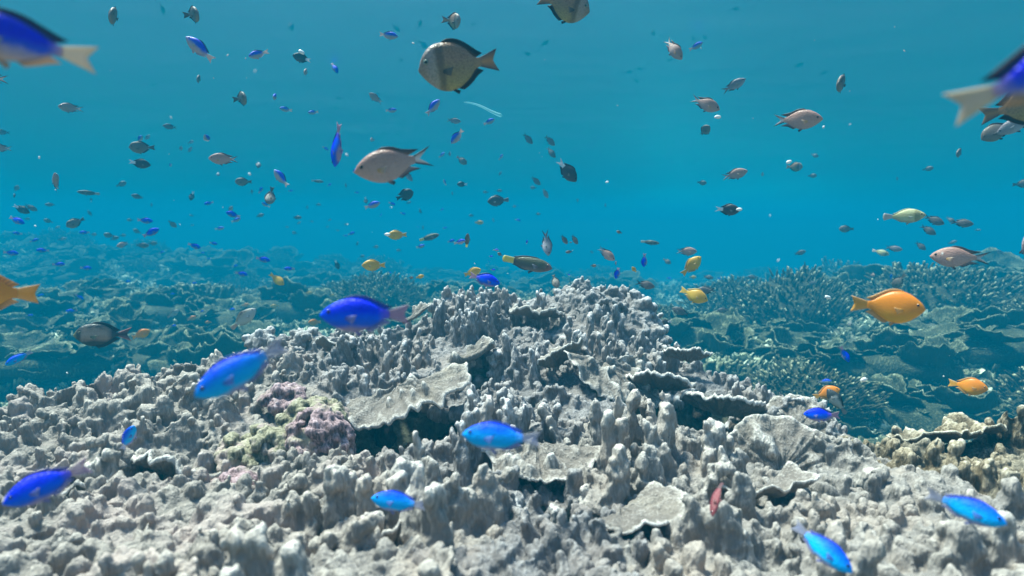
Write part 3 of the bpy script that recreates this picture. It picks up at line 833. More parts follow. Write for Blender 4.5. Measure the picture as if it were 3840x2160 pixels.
# ================================================================ FISH
def fish_body_mat(name, zr, xr=None, bmp=.25, rough=.42, scales=.25, spec=.5, depth=.4, tilt=0.0):
    m, nt, b, out = nodes_mat(name)
    tc = N(nt, "ShaderNodeTexCoord"); sx = N(nt, "ShaderNodeSeparateXYZ")
    nt.links.new(tc.outputs['Object'], sx.inputs[0])
    no = N(nt, "ShaderNodeTexNoise"); no.inputs['Scale'].default_value = 9; no.inputs['Detail'].default_value = 3
    nt.links.new(tc.outputs['Object'], no.inputs[0])
    z = math_n(nt, 'MULTIPLY_ADD', sx.outputs['Z'], 1.0 / depth, 0.5)
    z = math_n(nt, 'MULTIPLY_ADD', math_n(nt, 'SUBTRACT', no.outputs[0], .5), .22, z)
    if tilt: z = math_n(nt, 'MULTIPLY_ADD', sx.outputs['X'], tilt, z)
    r = ramp(nt, zr); nt.links.new(z, r.inputs[0]); col = r.outputs[0]
    if xr:
        x = math_n(nt, 'ADD', sx.outputs['X'], .5)
        x = math_n(nt, 'MULTIPLY_ADD', math_n(nt, 'SUBTRACT', no.outputs[0], .5), .06, x)
        r2 = ramp(nt, xr); nt.links.new(x, r2.inputs[0])
        col = mixc(nt, r2.outputs[1], col, r2.outputs[0])
    vo = N(nt, "ShaderNodeTexVoronoi"); vo.inputs['Scale'].default_value = 42
    nt.links.new(tc.outputs['Object'], vo.inputs[0])
    col = mixc(nt, math_n(nt, 'MULTIPLY', vo.outputs[0], scales), col, (0.02, 0.02, 0.02))
    nt.links.new(col, b.inputs['Base Color'])
    b.inputs['Roughness'].default_value = rough
    b.inputs['Specular IOR Level'].default_value = spec
    bp = N(nt, "ShaderNodeBump"); bp.inputs['Strength'].default_value = bmp; bp.inputs['Distance'].default_value = .004
    nt.links.new(vo.outputs[0], bp.inputs['Height']); nt.links.new(bp.outputs[0], b.inputs['Normal'])
    return m
def fin_mat(name, er, alpha=.8, rays=.35):
    m, nt, b, out = nodes_mat(name)
    at = N(nt, "ShaderNodeAttribute", attribute_name="edge")
    r = ramp(nt, er); nt.links.new(at.outputs['Fac'], r.inputs[0])
    a2 = N(nt, "ShaderNodeAttribute", attribute_name="along")
    w = math_n(nt, 'SINE', math_n(nt, 'MULTIPLY', a2.outputs['Fac'], 95.0))
    col = mixc(nt, math_n(nt, 'MULTIPLY_ADD', w, rays * .5, rays * .5, clamp=True), r.outputs[0], (0.03, 0.03, 0.04))
    nt.links.new(col, b.inputs['Base Color'])
    b.inputs['Roughness'].default_value = .5
    tr = N(nt, "ShaderNodeBsdfTransparent"); mx = N(nt, "ShaderNodeMixShader"); mx.inputs[0].default_value = alpha
    tl = N(nt, "ShaderNodeBsdfTranslucent"); nt.links.new(col, tl.inputs[0])
    m2 = N(nt, "ShaderNodeMixShader"); m2.inputs[0].default_value = .35
    nt.links.new(b.outputs[0], m2.inputs[1]); nt.links.new(tl.outputs[0], m2.inputs[2])
    nt.links.new(tr.outputs[0], mx.inputs[1]); nt.links.new(m2.outputs[0], mx.inputs[2])
    nt.links.new(mx.outputs[0], out.inputs[0])
    return m
def plain(name, c, rough=.2, spec=.6):
    m, nt, b, out = nodes_mat(name)
    no = N(nt, "ShaderNodeTexNoise"); no.inputs['Scale'].default_value = 60
    nt.links.new(mixc(nt, math_n(nt, 'MULTIPLY', no.outputs[0], .2), c, (c[0] * .5, c[1] * .5, c[2] * .5)), b.inputs['Base Color'])
    b.inputs['Roughness'].default_value = rough; b.inputs['Specular IOR Level'].default_value = spec
    return m
M_PUPIL = plain("pupil", (0.008, 0.008, 0.012))

S_ = np.array([0, .05, .12, .25, .42, .6, .78, .92, 1.0])
PROF = {
    "damsel": ([.04, .30, .52, .82, 1, .94, .62, .30, .24], [-.05, -.26, -.48, -.80, -1, -.95, -.62, -.28, -.24], [.08, .35, .62, .92, 1, .82, .45, .18, .10]),
    "slim":   ([.05, .32, .55, .84, 1, .92, .66, .36, .30], [-.06, -.28, -.50, -.80, -1, -.92, -.66, -.34, -.30], [.1, .38, .64, .92, 1, .86, .5, .22, .12]),
    "deep":   ([.05, .38, .66, .93, 1, .93, .62, .22, .19], [-.07, -.28, -.52, -.84, -1, -.92, -.60, -.22, -.18], [.1, .4, .7, .95, 1, .8, .42, .15, .09]),
    "wrasse": ([.05, .36, .62, .90, 1, .96, .80, .52, .46], [-.08, -.34, -.56, -.86, -1, -.96, -.80, -.50, -.46], [.1, .4, .68, .95, 1, .9, .6, .3, .18]),
}
def lerp_s(x, xs, ys):
    # smooth (monotone-ish) interpolation
    i = np.clip(np.searchsorted(xs, x) - 1, 0, len(xs) - 2)
    ys = np.array(ys, float); m = np.gradient(ys, xs)
    h = xs[i + 1] - xs[i]; t = (x - xs[i]) / h
    return (2 * t ** 3 - 3 * t ** 2 + 1) * ys[i] + (t ** 3 - 2 * t ** 2 + t) * h * m[i] + (-2 * t ** 3 + 3 * t ** 2) * ys[i + 1] + (t ** 3 - t ** 2) * h * m[i + 1]
XN, XT = .5, -.27      # snout and tail root in units of fish length
def sx_(s): return XN + (XT - XN) * s
class FB:
    def __init__(f): f.V = []; f.F3 = []; f.F4 = []; f.m3 = []; f.m4 = []; f.e = []; f.a = []; f.n = 0
    def add(f, V, F4=None, F3=None, mi=0, edge=None, along=None):
        V = np.asarray(V, float)
        f.V.append(V); k = len(V)
        if F4 is not None and len(F4): f.F4.append(np.array(F4) + f.n); f.m4 += [mi] * len(F4)
        if F3 is not None and len(F3): f.F3.append(np.array(F3) + f.n); f.m3 += [mi] * len(F3)
        f.e.append(np.zeros(k) if edge is None else edge); f.a.append(np.zeros(k) if along is None else along); f.n += k
    def mesh(f, name, mats, bend):
        V = np.concatenate(f.V)
        q = np.clip(.15 - V[:, 0], 0, 1)
        V[:, 1] += bend * q ** 2 * 1.6
        F = []; mi = []
        if f.F3: F.append(np.concatenate(f.F3)); mi += f.m3
        if f.F4: F.append(np.concatenate(f.F4)); mi += f.m4
        return mesh_np(name, V, F, mats, mi, attrs={"edge": np.concatenate(f.e), "along": np.concatenate(f.a)})
def body_geo(sp, ns=22, nc=16):
    top, bot, wid = PROF[sp["prof"]]
    D, W = sp["D"] / 2, sp["W"] / 2
    s = np.linspace(0, 1, ns) ** .85
    V = []
    for q in s:
        t = lerp_s(np.array([q]), S_, top)[0] * D; b_ = lerp_s(np.array([q]), S_, bot)[0] * D; w = lerp_s(np.array([q]), S_, wid)[0] * W
        for k in range(nc):
            a = 2 * math.pi * k / nc
            ca, sa = math.cos(a), math.sin(a)
            zc = (t + b_) / 2; zh = (t - b_) / 2
            V.append((sx_(q), w * abs(ca) ** .85 * (1 if ca > 0 else -1), zc + zh * sa))
    V.append((XN + .004, 0, (top[0] + bot[0]) * D / 2)); V.append((XT - .01, 0, 0))
    F4 = [[i * nc + k, i * nc + (k + 1) % nc, (i + 1) * nc + (k + 1) % nc, (i + 1) * nc + k] for i in range(ns - 1) for k in range(nc)]
    n = ns * nc
    F3 = [[n, (k + 1) % nc, k] for k in range(nc)] + [[n + 1, (ns - 1) * nc + k, (ns - 1) * nc + (k + 1) % nc] for k in range(nc)]
    return np.array(V), F4, F3
def sheet(f, B, E, th0, th1, mi, nt_, ns, edge_fn=None, out=(0, 0, 0)):
    """closed thin fin between base curve B(t) and edge curve E(t)"""
    V, e, al = [], [], []
    for side in (1, -1):
        for i in range(nt_):
            t = i / (nt_ - 1)
            b = np.array(B(t)); d = np.array(E(t)) - b
            for j in range(ns):
                s = j / (ns - 1)
                p = b + d * s
                th = (th0 * (1 - s) + th1 * s) * (0.15 if (i in (0, nt_ - 1) or j == ns - 1) else 1)
                V.append(p + np.array((0, 1, 0)) * side * th + np.array(out) * (s ** 1.3)); e.append(edge_fn(t, s) if edge_fn else s); al.append(t)
    n = nt_ * ns; F = []
    for i in range(nt_ - 1):
        for j in range(ns - 1):
            a = i * ns + j
            F.append([a, a + 1, a + ns + 1, a + ns]); F.append([n + a, n + a + ns, n + a + ns + 1, n + a + 1])
    for i in range(nt_ - 1):
        a = i * ns + ns - 1; F.append([a, n + a, n + a + ns, a + ns])
        a = i * ns; F.append([a, a + ns, n + a + ns, n + a])
    for j in range(ns - 1):
        F.append([j, n + j, n + j + 1, j + 1]); a = (nt_ - 1) * ns + j; F.append([a, a + 1, n + a + 1, n + a])
    f.add(V, F, None, mi, np.array(e), np.array(al))
def prof_z(sp, x, up):
    top, bot, _ = PROF[sp["prof"]]
    q = (XN - x) / (XN - XT)
    return lerp_s(np.array([min(max(q, 0), 1)]), S_, top if up else bot)[0] * sp["D"] / 2
def tail_fn(sp, f, mi, nt_=13, ns=6):
    fk, sp_ = sp["fork"], sp["span"] / 2
    ph = PROF[sp["prof"]][0][-1] * sp["D"] / 2
    def B(t): return (XT + .02, 0, (2 * t - 1) * ph * .95)
    def E(t):
        u = 2 * t - 1
        if fk > .03: x = -.5 + fk * (1 - abs(u) ** 1.1)
        else: x = -.5 + .03 * abs(u) ** 3
        return (x, 0, u * sp_)
    sheet(f, B, E, .006, .0025, mi, nt_, ns, lambda t, s: abs(2 * t - 1))
def dorsal_fn(sp, f, mi, nt_=14, ns=4, up=True):
    x0, x1, h, fil = sp["dors"] if up else sp["anal"]
    sg = 1 if up else -1
    def B(t):
        x = x0 + (x1 - x0) * t; return (x, 0, prof_z(sp, x, up) - sg * .012)
    def E(t):
        x = x0 + (x1 - x0) * t
        hh = h * (min(1, t / .16) ** .6) * (.85 + .3 * t)
        bx = x - .02 - hh * .5
        if t > .8:
            q = (t - .8) / .2
            bx -= q * (.03 + fil * .11); hh *= (1 - .25 * q) if fil < .35 else (1 + .25 * q)
        return (bx, 0, prof_z(sp, x, up) + sg * hh)
    sheet(f, B, E, .006, .0025, mi, nt_, ns, lambda t, s: s)
def pect_fn(sp, f, mi, side, nt_=6, ns=4):
    px = .22; z0 = -.02 * sp["D"] / .4
    w = lerp_s(np.array([(XN - px) / (XN - XT)]), S_, PROF[sp["prof"]][2])[0] * sp["W"] / 2 * .96
    def B(t): return (px, side * w, z0 - .035 * t)
    def E(t): return (px - .13 + .05 * t, side * w, z0 + .02 - .10 * t)
    sheet(f, B, E, .003, .0015, mi, nt_, ns, None, out=(0, side * sp.get("pout", .035), 0))
def pelv_fn(sp, f, mi, side, nt_=5, ns=4):
    px = .16; z0 = prof_z(sp, px, False) * .93
    def B(t): return (px - .035 * t, side * .012, z0 + .01)
    def E(t): return (px - .10 - .02 * t, side * .02, z0 - .07 * (1 - .6 * t))
    sheet(f, B, E, .003, .0015, mi, nt_, ns, None, out=(0, side * .015, 0))
def eye_geo(sp, side, f, mw, mp):
    ex = sp.get("ex", .40); ez = sp.get("ez", .22) * sp["D"] / 2; r = sp.get("er", .026)
    q = (XN - ex) / (XN - XT)
    w = lerp_s(np.array([q]), S_, PROF[sp["prof"]][2])[0] * sp["W"] / 2
    V, F = ICO2
    W_ = V * np.array((1, .45, 1)) * r + np.array((ex, side * w * .93, ez))
    rad = np.hypot(V[F].mean(1)[:, 0], V[F].mean(1)[:, 2])
    pup = rad < sp.get("pup", .68)
    f.add(W_, None, F[~pup], mw); f.add(W_, None, F[pup], mp)

def C(r, g, b):
    f = lambda v: ((v / 255 + .055) / 1.055) ** 2.4 if v > 10 else v / 255 / 12.92
    return (f(r), f(g), f(b))
SPEC = {}
def spec(code, **k):
    SPEC[code] = k
BLK = (0.012, 0.012, 0.016)
spec("bp", name="blue_damselfish", desc="blue backed fish with pale belly", prof="damsel", D=.37, W=.17, fork=.07, span=.24, size=.07, dors=(.26, -.2, 0.037, .1), anal=(.02, -.2, 0.037, .1),
     body=([(.30, (.50, .42, .46)), (.47, (.30, .32, .62)), (.60, (.01, .10, .85)), (.9, (.005, .04, .8))], [(.0, (.6, .45, .42, 1)), (.25, (.6, .45, .45, .8)), (.38, (.3, .3, .5, 0)), (.96, (.5, .4, .45, 0)), (1, (.5, .4, .45, .5))]),
     dcol=[(0, (.01, .05, .7)), (.6, (.01, .02, .3)), (1, BLK)], tcol=[(0, (.70, .52, .45)), (1, (.62, .55, .55))], acol=[(0, (.5, .4, .5)), (1, (.55, .5, .6))], pcol=[(0, (.7, .6, .6)), (1, (.6, .6, .6))], iris=(.3, .3, .45), fa=.75)
spec("bl", name="blue_damselfish", desc="royal blue fish", spc=.15, prof="damsel", D=.38, W=.17, fork=.06, span=.24, size=.07, dors=(.28, -.22, 0.040, .1), anal=(.02, -.2, 0.043, .1),
     body=([(.08, (.34, .26, .46)), (.24, (.02, .12, .75)), (.42, (.0, .12, 1)), (.62, (.0, .035, 1)), (1, (.0, .006, .78))], [(.12, (.4, .22, .45, .9)), (.28, (.2, .1, .6, .6)), (.36, (.2, .1, .6, 0))]),
     dcol=[(0, (.0, .02, .8)), (.6, (.0, .01, .4)), (1, (.01, .01, .10))], tcol=[(0, (.50, .26, .42)), (1, (.42, .28, .40))], acol=[(0, (.08, .12, .65)), (1, (.35, .28, .5))], pcol=[(0, (.2, .2, .7)), (1, (.3, .3, .6))], iris=(.02, .03, .3), fa=.7)
spec("az", name="azure_damselfish", desc="electric blue fish", spc=.15, prof="slim", D=.34, W=.16, fork=.06, span=.20, size=.07, dors=(.28, -.2, 0.028, .1), anal=(.02, -.2, 0.031, .1),
     body=([(.05, (.36, .36, .60)), (.2, (.0, .48, .95)), (.48, (.0, .40, 1)), (.76, (.0, .14, 1)), (1, (.0, .02, .8))], [(.10, (.4, .4, .55, .9)), (.27, (.2, .3, .7, .3)), (.34, (.2, .1, .6, 0))]),
     dcol=[(0, (.0, .06, .9)), (1, (.0, .08, .5))], tcol=[(0, (.36, .38, .58)), (1, (.40, .38, .44))], acol=[(0, (.15, .25, .7)), (1, (.35, .33, .55))], pcol=[(0, (.1, .3, .8)), (1, (.2, .3, .7))], iris=(.01, .03, .3), fa=.6)
spec("bt", name="blue_damselfish", desc="large blue fish with pale tail", prof="damsel", D=.34, W=.16, fork=.07, span=.22, size=.08, dors=(.28, -.2, 0.043, .3), anal=(.02, -.18, 0.037, .2),
     body=([(.10, (.62, .42, .42)), (.30, (.40, .34, .62)), (.42, (.02, .10, .85)), (.62, (.0, .01, .9)), (1, (.0, .01, .75))], [(.0, (.75, .55, .45, 1)), (.24, (.7, .42, .45, .85)), (.34, (.3, .3, .5, 0))]),
     dcol=[(0, (.01, .03, .35)), (.5, (.01, .01, .10)), (1, BLK)], tcol=[(0, (.74, .60, .50)), (1, (.78, .62, .44))], acol=[(0, (.6, .42, .40)), (1, (.75, .42, .2))], pcol=[(0, (.6, .5, .6)), (1, (.6, .6, .7))], iris=(.3, .3, .4), fa=.85)
spec("pk", name="chromis_fish", desc="pinkish tan fork tailed fish", spc=.3, prof="damsel", D=.40, W=.16, fork=.17, span=.27, size=.085, dors=(.2, -.18, 0.031, .9), anal=(.0, -.17, 0.034, .8),
     body=([(.0, (.46, .35, .35)), (.35, (.54, .35, .31)), (.7, (.50, .28, .23)), (1, (.36, .20, .16))], [(.57, (.9, .5, .12, 0)), (.66, (.9, .5, .12, 0)), (.9, (.6, .3, .2, 0)), (1, (.62, .33, .24, .7))]),
     dcol=[(0, (.36, .27, .25)), (.45, (.12, .09, .09)), (1, BLK)], tcol=[(0, (.72, .72, .74)), (.55, (.55, .48, .46)), (.8, BLK), (1, BLK)], acol=[(0, (.44, .36, .36)), (.6, (.25, .2, .22)), (1, BLK)], pcol=[(0, (.85, .50, .18)), (1, (.7, .55, .5))], iris=(.30, .22, .18), fa=.92, pup=.82)
spec("gc", name="chromis_fish", desc="grey fork tailed fish", prof="damsel", D=.36, W=.15, fork=.17, span=.27, size=.08, dors=(.2, -.18, 0.028, .5), anal=(.0, -.17, 0.031, .5),
     body=([(.1, (.46, .44, .50)), (.5, (.30, .28, .31)), (.9, (.18, .16, .19))], None),
     dcol=[(0, (.2, .2, .24)), (1, BLK)], tcol=[(0, (.4, .4, .45)), (.7, (.05, .05, .06)), (1, BLK)], acol=[(0, (.3, .3, .34)), (1, BLK)], pcol=[(0, (.45, .45, .48)), (1, (.4, .4, .4))], iris=(.2, .2, .25), fa=.9, pup=.8)
spec("dc", name="chromis_fish", desc="dusky brown fork tailed fish", prof="damsel", D=.40, W=.16, fork=.16, span=.26, size=.08, dors=(.2, -.18, 0.031, .5), anal=(.0, -.17, 0.034, .5),
     body=([(.1, (.24, .20, .20)), (.5, (.17, .14, .135)), (.9, (.10, .085, .085))], None),
     dcol=[(0, (.09, .08, .08)), (1, BLK)], tcol=[(0, (.12, .12, .13)), (.7, (.02, .02, .03)), (1, BLK)], acol=[(0, (.1, .1, .1)), (1, BLK)], pcol=[(0, (.2, .18, .18)), (1, (.2, .2, .2))], iris=(.1, .09, .09), fa=.95, pup=.8)
spec("br", name="humbug_damselfish", desc="deep bodied brown fish with dark cheek bar", prof="deep", D=.56, W=.19, fork=.07, span=.27, size=.09, dors=(.22, -.2, 0.040, .25), anal=(.06, -.2, 0.040, .2),
     body=([(.05, (.44, .36, .12)), (.35, (.40, .28, .13)), (.65, (.40, .23, .15)), (1, (.30, .16, .08))], [(.16, (.55, .30, .12, .9)), (.27, (.5, .28, .14, .7)), (.34, (.4, .2, .1, 0)), (.66, (.10, .08, .06, 0)), (.71, (.09, .07, .055, .7)), (.76, (.09, .07, .055, .6)), (.80, (.42, .38, .36, .6)), (.87, (.40, .38, .40, .6)), (1, (.30, .22, .2, .3))]),
     dcol=[(0, (.12, .09, .08)), (.5, BLK), (1, BLK)], tcol=[(0, (.50, .30, .14)), (.8, (.20, .15, .13)), (1, BLK)], acol=[(0, (.14, .10, .08)), (.4, BLK), (1, BLK)], pcol=[(0, (.08, .07, .06)), (1, (.25, .22, .2))], iris=(.22, .26, .2), fa=.95, ez=.30, er=.034, scales=.5, pup=.6)
spec("bn", name="damselfish", desc="plain brown deep bodied fish", prof="deep", D=.50, W=.19, fork=.05, span=.22, size=.08, dors=(.22, -.2, 0.037, .2), anal=(.04, -.2, 0.037, .2),
     body=([(.1, (.26, .22, .17)), (.5, (.22, .17, .14)), (.9, (.14, .11, .09))], None),
     dcol=[(0, (.08, .07, .06)), (1, BLK)], tcol=[(0, (.16, .13, .10)), (1, (.08, .07, .06))], acol=[(0, (.08, .07, .06)), (1, BLK)], pcol=[(0, (.16, .14, .12)), (1, (.2, .18, .16))], iris=(.1, .1, .08), fa=.95)
spec("hw", name="black_damselfish", desc="black fish with white tail", prof="damsel", D=.46, W=.17, fork=.13, span=.22, size=.075, dors=(.22, -.2, 0.037, .2), anal=(.04, -.2, 0.043, .3),
     body=([(.05, (.09, .08, .09)), (.5, (.045, .04, .05)), (.9, (.03, .028, .035))], [(0, (.85, .85, .88, 1)), (.30, (.85, .85, .88, 1)), (.34, (.3, .3, .3, 0))]),
     dcol=[(0, (.03, .03, .04)), (1, BLK)], tcol=[(0, (.85, .85, .90)), (1, (.7, .7, .75))], acol=[(0, (.03, .03, .04)), (1, BLK)], pcol=[(0, (.1, .1, .1)), (1, (.3, .3, .3))], iris=(.03, .03, .04), fa=.95)
spec("bk", name="black_damselfish", desc="black deep finned fish", prof="deep", D=.56, W=.17, fork=.06, span=.24, size=.075, dors=(.2, -.2, 0.074, .5), anal=(.06, -.18, 0.074, .5),
     body=([(.05, (.05, .045, .05)), (.9, (.028, .026, .032))], None),
     dcol=[(0, (.03, .03, .035)), (1, BLK)], tcol=[(0, (.03, .03, .035)), (1, BLK)], acol=[(0, (.03, .03, .04)), (1, BLK)], pcol=[(0, (.05, .05, .05)), (1, (.1, .1, .1))], iris=(.02, .02, .03), fa=.98)
spec("or", name="orange_damselfish", desc="orange fish", prof="damsel", D=.50, W=.18, fork=.05, span=.26, size=.08, dors=(.26, -.2, 0.037, .2), anal=(.04, -.2, 0.043, .2),
     body=([(.1, (.78, .36, .01)), (.45, (.80, .27, .01)), (.8, (.82, .24, .01)), (1, (.68, .17, .01))], None),
     dcol=[(0, (.70, .28, .02)), (1, (.72, .36, .10))], tcol=[(0, (.85, .42, .03)), (.8, (.88, .48, .10)), (1, (.8, .5, .3))], acol=[(0, (.75, .35, .03)), (1, (.8, .45, .2))], pcol=[(0, (.85, .45, .05)), (1, (.8, .5, .2))], iris=(.45, .2, .05), fa=.95, scales=.05, bmp=.05)
spec("ye", name="yellow_damselfish", desc="golden yellow fish", prof="damsel", D=.46, W=.18, fork=.05, span=.24, size=.075, dors=(.26, -.2, 0.037, .2), anal=(.04, -.2, 0.043, .2),
     body=([(.1, (.66, .46, .06)), (.45, (.66, .40, .05)), (.8, (.62, .34, .04)), (1, (.52, .28, .04))], None),
     dcol=[(0, (.66, .40, .05)), (1, (.72, .50, .14))], tcol=[(0, (.75, .50, .06)), (1, (.78, .55, .14))], acol=[(0, (.7, .45, .06)), (1, (.75, .5, .2))], pcol=[(0, (.75, .5, .08)), (1, (.75, .55, .2))], iris=(.25, .2, .1), fa=.95, scales=.05, bmp=.05)
spec("wr", name="wrasse", desc="brown wrasse with yellow tail", prof="wrasse", D=.27, W=.15, fork=.0, span=.13, size=.11, dors=(.26, -.24, 0.019, 0), anal=(.06, -.24, 0.019, 0),
     body=([(.05, (.20, .18, .16)), (.3, (.10, .085, .07)), (.7, (.12, .11, .05)), (1, (.07, .08, .05))], [(.0, (.9, .75, .10, 1)), (.175, (.9, .75, .10, 1)), (.20, (.03, .02, .03, .9)), (.30, (.06, .05, .05, 0)), (.82, (.3, .12, .12, 0)), (1, (.34, .14, .13, .8))]),
     dcol=[(0, (.08, .08, .05)), (1, (.04, .04, .04))], tcol=[(0, (.9, .75, .10)), (1, (.8, .75, .3))], acol=[(0, (.1, .08, .08)), (1, (.1, .1, .14))], pcol=[(0, (.25, .2, .2)), (1, (.3, .3, .35))], iris=(.25, .1, .08), fa=.95)
spec("ws", name="wrasse", desc="slender dusky wrasse", prof="wrasse", D=.23, W=.13, fork=.0, span=.13, size=.09, dors=(.26, -.24, 0.015, 0), anal=(.06, -.24, 0.015, 0),
     body=([(.1, (.16, .15, .12)), (.8, (.07, .07, .055))], None),
     dcol=[(0, (.08, .08, .06)), (1, (.05, .05, .05))], tcol=[(0, (.40, .40, .34)), (1, (.45, .45, .38))], acol=[(0, (.1, .1, .08)), (1, (.1, .1, .1))], pcol=[(0, (.2, .2, .2)), (1, (.3, .3, .3))], iris=(.1, .1, .08), fa=.95)
spec("py", name="pale_wrasse", desc="pale yellow fish", prof="damsel", D=.38, W=.17, fork=.02, span=.20, size=.09, dors=(.2, -.22, 0.019, 0), anal=(.0, -.22, 0.019, 0),
     body=([(.0, (.52, .50, .34)), (.25, (.70, .68, .42)), (.45, (.66, .62, .30)), (.55, (.58, .52, .26)), (.8, (.70, .66, .34)), (1, (.5, .46, .24))], [(.72, (.3, .25, .1, 0)), (.76, (.25, .2, .08, .7)), (.86, (.25, .2, .08, .6)), (.9, (.6, .4, .2, .3)), (1, (.6, .35, .2, .5))]),
     dcol=[(0, (.62, .58, .36)), (1, (.6, .6, .4))], tcol=[(0, (.70, .62, .56)), (1, (.66, .60, .58))], acol=[(0, (.6, .55, .4)), (1, (.6, .6, .5))], pcol=[(0, (.7, .7, .5)), (1, (.7, .7, .6))], iris=(.3, .25, .15), fa=.9)
spec("tg", name="triggerfish", desc="tan fish with black rim", prof="deep", D=.46, W=.18, fork=.08, span=.30, size=.12, dors=(.25, -.2, 0.043, .2), anal=(.12, -.2, 0.043, .2),
     body=([(.0, BLK), (.20, (.02, .02, .02)), (.34, (.30, .19, .13)), (.55, (.36, .27, .21)), (.72, (.30, .21, .15)), (.84, (.03, .03, .03)), (1, BLK)], [(.16, (.02, .02, .025, 1)), (.34, (.02, .02, .03, .95)), (.46, (.1, .1, .1, 0)), (.86, (.1, .1, .1, 0)), (.90, (.02, .02, .02, .9)), (.94, (.02, .02, .02, .9)), (1, (.3, .3, .1, .8))]),
     dcol=[(0, BLK), (1, BLK)], tcol=[(0, (.05, .04, .05)), (.75, (.25, .12, .14)), (1, (.75, .35, .30))], acol=[(0, BLK), (1, BLK)], pcol=[(0, (.2, .2, .1)), (1, (.3, .3, .2))], iris=(.2, .2, .1), fa=.98)
spec("wh", name="butterflyfish", desc="whitish fish with dark back stripe", prof="damsel", D=.42, W=.16, fork=.02, span=.16, size=.09, dors=(.22, -.2, 0.031, 0), anal=(.02, -.2, 0.031, 0),
     body=([(.1, (.55, .52, .50)), (.6, (.50, .48, .46)), (.8, (.42, .36, .28)), (.9, (.05, .045, .05)), (1, (.04, .04, .04))], None),
     dcol=[(0, (.3, .25, .2)), (1, (.5, .4, .3))], tcol=[(0, (.5, .35, .3)), (1, (.5, .4, .35))], acol=[(0, (.5, .5, .5)), (1, (.5, .45, .4))], pcol=[(0, (.5, .5, .5)), (1, (.5, .5, .5))], iris=(.2, .2, .2), fa=.9)
spec("sg", name="spotted_damselfish", desc="slate grey fish with rows of spots", prof="damsel", D=.48, W=.17, fork=.03, span=.2, size=.085, dors=(.22, -.22, 0.037, 0), anal=(.02, -.2, 0.037, 0),
     body=([(.0, (.16, .16, .19)), (.6, (.10, .10, .12)), (1, (.05, .05, .06))], None),
     dcol=[(0, (.06, .06, .07)), (1, BLK)], tcol=[(0, (.2, .2, .22)), (1, (.3, .3, .32))], acol=[(0, (.08, .08, .1)), (1, BLK)], pcol=[(0, (.5, .5, .55)), (1, (.5, .5, .5))], iris=(.3, .3, .3), fa=.95, scales=.9)
spec("rd", name="red_wrasse", desc="slim dull red fish", prof="wrasse", D=.22, W=.12, fork=.0, span=.10, size=.07, dors=(.26, -.24, 0.015, 0), anal=(.06, -.24, 0.015, 0),
     body=([(.1, (.30, .055, .06)), (.8, (.20, .03, .04))], None),
     dcol=[(0, (.22, .04, .05)), (1, (.2, .04, .05))], tcol=[(0, (.2, .08, .08)), (1, (.2, .1, .1))], acol=[(0, (.2, .05, .05)), (1, (.2, .05, .05))], pcol=[(0, (.3, .1, .1)), (1, (.3, .1, .1))], iris=(.1, .05, .05), fa=.95)
spec("bw", name="black_white_fish", desc="blurry fish with black head and white rear flank", prof="damsel", D=.38, W=.17, fork=.02, span=.16, size=.08, dors=(.22, -.2, 0.031, 0), anal=(.02, -.2, 0.031, 0),
     body=([(.0, (.6, .6, .55)), (.6, (.62, .62, .58)), (.85, (.05, .05, .05)), (1, (.04, .04, .04))], [(.6, (.1, .1, .1, 0)), (.72, (.04, .04, .04, 1)), (1, (.03, .03, .03, 1))]),
     dcol=[(0, (.05, .05, .04)), (1, (.03, .03, .03))], tcol=[(0, (.4, .38, .4)), (1, (.3, .3, .3))], acol=[(0, (.4, .4, .3)), (1, (.2, .2, .15))], pcol=[(0, (.3, .3, .3)), (1, (.3, .3, .3))], iris=(.1, .1, .1), fa=.95)

MATS = {}
def mats_of(code):
    if code not in MATS:
        s = SPEC[code]
        MATS[code] = dict(body=fish_body_mat(code + "_skin", s["body"][0], s["body"][1], depth=s["D"], scales=s.get("scales", .22), spec=s.get('spc', .4), bmp=s.get('bmp', .25)),
                          d=fin_mat(code + "_dorsal", s["dcol"], s["fa"]), t=fin_mat(code + "_tail", s["tcol"], s["fa"]), a=fin_mat(code + "_anal", s["acol"], s["fa"]),
                          p=fin_mat(code + "_pectoral", s["pcol"], min(s["fa"], .8)), iris=plain(code + "_iris", s["iris"]))
    return MATS[code]
CACHE = {}
def parts_of(code, bend):
    k = (code, bend)
    if k in CACHE: return CACHE[k]
    s = SPEC[code]; M = mats_of(code); out = []
    def mk(fn, name, mats):
        f = FB(); fn(f); out.append((name, f.mesh(name, mats, bend)))
    def bd(f):
        V, F4, F3 = body_geo(s, 30, 20); f.add(V, F4, F3)
    mk(bd, "body", [M["body"]])
    mk(lambda f: tail_fn(s, f, 0), "tail_fin", [M["t"]])
    mk(lambda f: dorsal_fn(s, f, 0), "dorsal_fin", [M["d"]])
    mk(lambda f: dorsal_fn(s, f, 0, up=False), "anal_fin", [M["a"]])
    for side in (1, -1):
        mk(lambda f: pect_fn(s, f, 0, side), "pectoral_fin", [M["p"]])
        mk(lambda f: pelv_fn(s, f, 0, side), "pelvic_fin", [M["a"]])
        mk(lambda f: eye_geo(s, side, f, 0, 1), "eye", [M["iris"], M_PUPIL])
    CACHE[k] = out
    return out
LOW = {}
